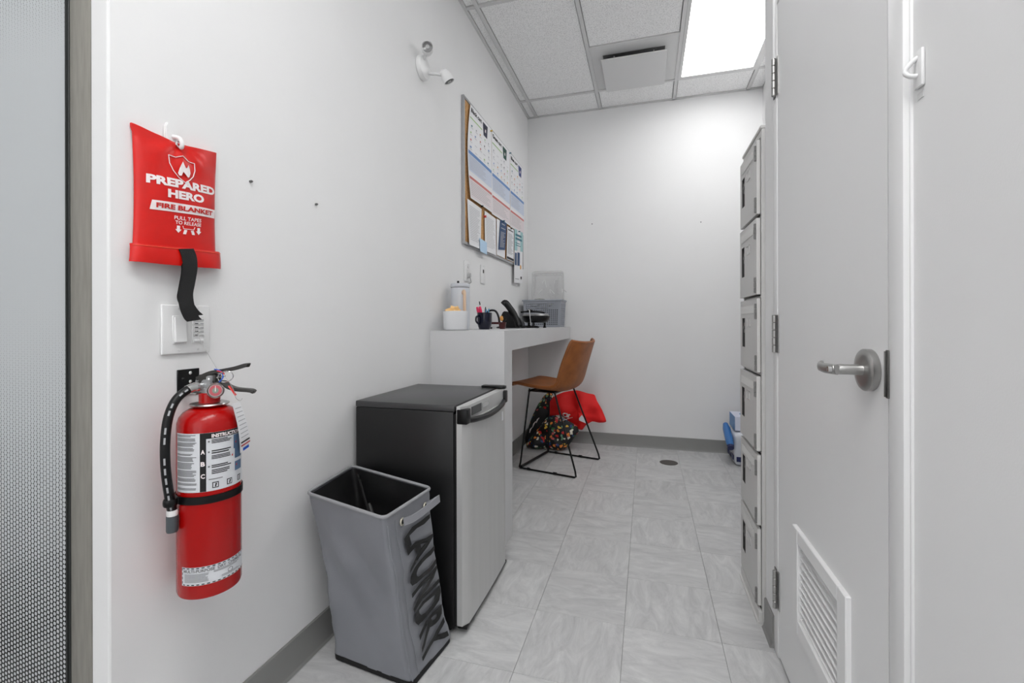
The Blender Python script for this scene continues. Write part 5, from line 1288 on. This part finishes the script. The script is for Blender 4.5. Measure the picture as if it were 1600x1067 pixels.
# ================================================================== CHAIR
ca = math.atan2(-0.101, 0.417)
t = thing('leather_chair', 'tan leather bucket chair on thin black wire legs at the counter', 'chair', (-0.603, 3.286, 0), ca)
CM = t.matrix_basis
prof = [(-0.300, 0.583, 0.185, 0.000), (-0.275, 0.594, 0.200, 0.002), (-0.22, 0.590, 0.212, 0.006), (-0.14, 0.573, 0.220, 0.014), (-0.05, 0.558, 0.226, 0.024), (0.03, 0.551, 0.230, 0.036), (0.085, 0.560, 0.230, 0.050), (0.125, 0.590, 0.226, 0.062), (0.148, 0.640, 0.228, 0.066), (0.168, 0.710, 0.226, 0.066), (0.192, 0.790, 0.220, 0.062), (0.213, 0.860, 0.214, 0.056), (0.222, 0.888, 0.204, 0.052)]
def shell_pt(s, u, off=0.0):
    k = s * (len(prof) - 1); i = min(int(k), len(prof) - 2); f = k - i
    def cr_(j):
        p = [prof[max(min(i + d, len(prof) - 1), 0)][j] for d in (-1, 0, 1, 2)]
        return 0.5 * (2 * p[1] + (p[2] - p[0]) * f + (2 * p[0] - 5 * p[1] + 4 * p[2] - p[3]) * f * f + (-p[0] + 3 * p[1] - 3 * p[2] + p[3]) * f ** 3)
    x, z, wd, lift = cr_(0), cr_(1), cr_(2), cr_(3)
    i2 = min(i + 1, len(prof) - 1); tx, tz = prof[i2][0] - prof[i][0], prof[i2][1] - prof[i][1]; l = math.hypot(tx, tz); nx, nz = -tz / l, tx / l
    w2 = abs(u) ** 2.6
    y = u * wd * (1 - 0.05 * w2)
    x += nx * (lift * w2 + off); z += nz * (lift * w2 + off)
    return CM @ Vector((x, y, z))
V, F = closed_grid(lambda a, b: shell_pt(b, 2 * a - 1, 0.010), lambda a, b: shell_pt(b, 2 * a - 1, -0.010), 20, 40)
pyobj('seat_shell', V, F, M['leather'], t, ang=70)
edge = [shell_pt(i / 40, -1, 0) for i in range(41)] + [shell_pt(1, -1 + 2 * i / 16, 0) for i in range(1, 17)] + [shell_pt(1 - i / 40, 1, 0) for i in range(1, 41)] + [shell_pt(0, 1 - 2 * i / 16, 0) for i in range(1, 17)] 
obj('edge_piping', tb(edge, 0.0115, 10), M['leather'], t)
obj('seam', tb([shell_pt(0.60, -1 + 2 * i / 16, 0.0105) for i in range(17)], 0.0014, 6), mat('seam_brown', rgb(96, 52, 22), 0.6), t)
rw = 0.0062
for s, nm in ((-1, 'near'), (1, 'far')):
    y = 0.231 * s; yt = 0.165 * s
    f = obj('leg_frame', tb([CM @ Vector(p) for p in [(-0.165, yt, 0.560), (-0.205, y * 0.985, 0.045), (-0.212, y, 0.014), (-0.205, y, 0.0072), (0.0, y, 0.0072), (0.205, y, 0.0072), (0.214, y, 0.013), (0.208, y * 0.99, 0.045), (0.030, yt, 0.548)]], rw, 12), M['iron'], t)
    obj('foot_cap', tb([CM @ Vector((-0.15, y, 0.009)), CM @ Vector((-0.13, y, 0.009))], 0.0095, 10), M['black'], f)
    obj('foot_cap', tb([CM @ Vector((0.05, y, 0.009)), CM @ Vector((0.075, y, 0.009))], 0.0095, 10), M['black'], f)
obj('front_bar', tb([CM @ Vector((-0.205, -0.224, 0.012)), CM @ Vector((-0.205, 0.224, 0.012))], 0.0095, 12), M['iron'], t)
bm = NB(); box(bm, -0.175, 0.035, -0.172, 0.172, 0.540, 0.546, 0.002, 1, M=CM)
for x_ in (-0.165, 0.03): tube(bm, [CM @ Vector((x_, -0.168, 0.544)), CM @ Vector((x_, 0.168, 0.544))], 0.008, 10)
obj('seat_bracket', bm, M['iron'], t)

# ================================================================== BAGS
def pillow(name, outline, y, ty, m, parent=None, amp=0.02, seed=0, rings=9, sub=5, tilt=0.0):
    """soft sack: closed body swelling either side of an outline drawn in X/Z"""
    P = [Vector((a, 0, b)) for a, b in outline]; Q = []
    n0 = len(P)
    for i in range(n0):
        for k in range(sub):
            s = k / sub; p0, p1, p2, p3 = P[i - 1], P[i], P[(i + 1) % n0], P[(i + 2) % n0]
            cr_ = 0.5 * ((2 * p1) + (p2 - p0) * s + (2 * p0 - 5 * p1 + 4 * p2 - p3) * s * s + (-p0 + 3 * p1 - 3 * p2 + p3) * s ** 3)
            ln = p1.lerp(p2, s); Q.append(ln.lerp(cr_, 0.6))
    c = sum(Q, Vector()) / len(Q); n = len(Q); V = []; F = []
    for side in (1, -1):
        for r in range(rings, 0, -1):
            s = r / rings; h_ = math.sqrt(max(0, 1 - s ** 2.4))
            for q in Q:
                p = c + (q - c) * s
                wr = noise.noise(p * 11 + Vector((seed, side * 3, 0))) * amp * (0.3 + h_)
                fold = 0.4 * amp * math.sin(math.atan2(q.z - c.z, q.x - c.x) * 5 + seed) * s
                V.append(Vector((p.x, y - side * (ty * h_) - (wr + fold) * (1 if r < rings else 0) + tilt * (p.z), max(p.z, 0.003))))
        V.append(Vector((c.x, y - side * ty + tilt * c.z, c.z)))
    m_ = rings * n + 1
    for sd in (0, 1):
        b = sd * m_
        for r in range(rings - 1):
            for k in range(n):
                f = (b + r * n + k, b + r * n + (k + 1) % n, b + (r + 1) * n + (k + 1) % n, b + (r + 1) * n + k); F.append(f if sd == 0 else f[::-1])
        for k in range(n): f = (b + (rings - 1) * n + k, b + (rings - 1) * n + (k + 1) % n, b + rings * n); F.append(f if sd == 0 else f[::-1])
    for k in range(n): F.append((k, m_ + k, m_ + (k + 1) % n, (k + 1) % n))
    return pyobj(name, V, F, m, parent, ang=75), (lambda u, v, nn=0.0: Vector((u, y - ty * 1.02 - nn + tilt * v, v)))
b1, _f = pillow('printed_tote', [(-0.978, 0.004), (-0.985, 0.10), (-0.955, 0.20), (-0.90, 0.32), (-0.845, 0.40), (-0.805, 0.435), (-0.765, 0.425), (-0.745, 0.33), (-0.74, 0.15), (-0.76, 0.005)], 3.82, 0.050, M['floral'], seed=2)
tag(b1, 'tall black tote with coloured print leaning in the corner under the counter', 'bag')
b2, _g = pillow('flat_black_bag', [(-0.985, 0.02), (-0.965, 0.13), (-0.92, 0.23), (-0.86, 0.315), (-0.78, 0.29), (-0.79, 0.20), (-0.86, 0.12), (-0.93, 0.04)], 3.745, 0.016, mat('black_bag', rgb(18, 18, 20), 0.5), seed=5, amp=0.008)
tag(b2, 'flat black bag with white markings leaning on the printed tote', 'bag')
for (a, c, d, e) in ((-0.945, 0.105, -0.925, 0.150), (-0.920, 0.150, -0.890, 0.205), (-0.888, 0.190, -0.862, 0.235)):
    obj('white_marking', tb([_g(a, c, 0.003), _g((a + d) / 2 - 0.002, (c + e) / 2 + 0.006, 0.004), _g(d, e, 0.003)], [0.003, 0.006, 0.003], 6), M['inkwhite'], b2)
obj('red_trim', tb(spline([_g(-0.93, 0.055, -0.004), _g(-0.87, 0.115, -0.004), _g(-0.80, 0.205, -0.004), _g(-0.775, 0.26, -0.004)], 5), 0.004, 8), M['clothred'], b2)
b3, _h = pillow('floral_bag', [(-0.945, 0.004), (-0.94, 0.06), (-0.90, 0.115), (-0.84, 0.18), (-0.77, 0.265), (-0.70, 0.275), (-0.60, 0.24), (-0.535, 0.205), (-0.52, 0.16), (-0.565, 0.10), (-0.61, 0.03), (-0.66, 0.004), (-0.80, 0.003)], 3.640, 0.060, M['floral'], seed=8, amp=0.03)
tag(b3, 'black bag with a bright multicoloured floral print lying on the floor under the chair', 'bag')
b4, _k = pillow('red_tote', [(-0.77, 0.265), (-0.775, 0.36), (-0.74, 0.415), (-0.66, 0.455), (-0.55, 0.475), (-0.46, 0.455), (-0.405, 0.445), (-0.385, 0.40), (-0.345, 0.335), (-0.308, 0.245), (-0.36, 0.232), (-0.42, 0.238), (-0.47, 0.205), (-0.50, 0.168), (-0.56, 0.185), (-0.63, 0.245), (-0.70, 0.28)], 3.635, 0.050, M['clothred'], seed=13, amp=0.03, tilt=0.22)
tag(b4, 'bright red shopping tote slumped on top of the floral bag behind the chair', 'bag')
lt_ = lambda u, v, n=0.0: _k(u, v, n + 0.004)
from mathutils.bvhtree import BVHTree
bv_ = BVHTree.FromPolygons([v.co.copy() for v in b4.data.vertices], [tuple(p.vertices) for p in b4.data.polygons])
def on_tote(u, v, n=0.0):
    h_ = bv_.ray_cast(Vector((u, 2.5, v)), Vector((0, 1, 0)))
    return Vector((u, (h_[0].y if h_[0] is not None else 3.56) - 0.002 - n, v))
densetext('lettering', 'Cir', on_tote, -0.655, 0.262, -0.590, 0.305, M['inkwhite'], b4, 0.0, 0.05)
obj('lettering_stroke', tb([on_tote(-0.650, 0.255), on_tote(-0.60, 0.258), on_tote(-0.572, 0.268)], 0.002, 6), M['inkwhite'], b4)
o = pyobj('paper_slip', [(-0.510, 3.590, 0.262), (-0.452, 3.590, 0.240), (-0.455, 3.590, 0.262), (-0.488, 3.592, 0.305), (-0.510, 3.591, 0.280), (-0.510, 3.588, 0.262), (-0.452, 3.588, 0.240), (-0.455, 3.588, 0.262), (-0.488, 3.590, 0.305), (-0.510, 3.589, 0.280)], [(0, 1, 2, 3, 4), (9, 8, 7, 6, 5), (0, 5, 6, 1), (1, 6, 7, 2), (2, 7, 8, 3), (3, 8, 9, 4), (4, 9, 5, 0)], M['paper'], sm=False)
tag(o, 'small white paper slip tucked against the red tote', 'paper')

# ================================================================== DRAIN
t = thing('floor_drain', 'round dark metal floor drain near the back wall', 'drain', (0.153, 3.54, 0))
obj('drain_ring', lt([(0.050, 0.0004), (0.063, 0.0004), (0.064, 0.0022), (0.060, 0.003), (0.050, 0.003)], (0.153, 3.54, 0), seg=36), M['drain'], t)
obj('drain_well', lt([(0.0, 0.0006), (0.050, 0.0006)], (0.153, 3.54, 0), seg=36), M['dark'], t)
bm = NB()
for k in range(5):
    off = -0.032 + k * 0.016; hl = math.sqrt(0.050 ** 2 - off ** 2)
    box(bm, 0.153 - hl, 0.153 + hl, 3.54 + off - 0.0035, 3.54 + off + 0.0035, 0.001, 0.0028)
box(bm, 0.149, 0.157, 3.49, 3.59, 0.001, 0.0029)
obj('drain_grate', bm, M['drain'], t, sm=False)

# ================================================================== PACKS BY THE LOCKERS
def pack(x0, x1, y0, y1, z0, z1, m, name, r=0.03, amp=0.008):
    bm = NB(); box(bm, x0, x1, y0, y1, z0, z1, r, 4)
    bmesh.ops.subdivide_edges(bm, edges=[e for e in bm.edges if e.calc_length() > 0.05], cuts=4, use_grid_fill=True)
    for v in bm.verts:
        d = noise.noise(v.co * 18) * amp; v.co += v.normal * d if v.normal.length else Vector()
        if v.co.z < z0: v.co.z = z0
    return obj(name, bm, m)
pk = pack(0.600, 0.835, 3.58, 3.86, 0.002, 0.235, M['film'], 'wrapped_pack')
tag(pk, 'white film-wrapped household pack on the floor behind the lockers', 'pack')
bl = mat('dark_blue_print', rgb(24, 34, 84), 0.4)
for k, (a, b_, c, d) in enumerate(((3.60, 3.68, 0.04, 0.075), (3.70, 3.78, 0.035, 0.06), (3.79, 3.84, 0.03, 0.07))):
    obj('printed_patch', bx(0.5925, 0.5975, a, b_, c, d, 0.002, 1), bl, pk)
obj('printed_patch', bx(0.612, 0.70, 3.5735, 3.5775, 0.035, 0.07, 0.001, 1), bl, pk)
t = thing('blue_roll_pack', 'blue film-wrapped roll resting against the white pack behind the lockers', 'pack', (0.60, 3.62, 0.2))
obj('roll', tb([(0.568, 3.76, 0.262), (0.570, 3.72, 0.235), (0.572, 3.60, 0.165), (0.572, 3.565, 0.148)], [0.018, 0.027, 0.027, 0.022], 16), M['blueroll'], t)
obj('roll_end', tb([(0.572, 3.575, 0.150), (0.572, 3.548, 0.136)], [0.024, 0.020], 16), bl, t)
t = thing('tissue_box', 'white and blue tissue box stacked on the wrapped pack behind the lockers', 'tissue box', (0.72, 3.74, 0.24))
obj('carton', bx(0.612, 0.84, 3.63, 3.85, 0.244, 0.345, 0.002, 1), M['tissue'], t)
obj('blue_side', bx(0.6100, 0.6115, 3.632, 3.848, 0.246, 0.343), mat('tissue_blue', rgb(120, 160, 206), 0.6), t, sm=False)
obj('blue_top', lt([(0.07, 0.0), (0.07, 0.0012)], (0.73, 3.74, 0.3455), seg=28), M['blueroll'], t, sm=False)

# small holes left in the back wall
for x_, z_, l_ in ((-0.443, 1.866, 'tiny dark nail hole in the back wall, left one of two'), (0.416, 1.827, 'tiny dark nail hole in the back wall, right one of two')):
    tag(obj('nail_hole', lt([(0.004, 0.0), (0.005, -0.0008)], (x_, YB, z_), 'Y', 10), M['inkgrey']), l_, 'nail hole')
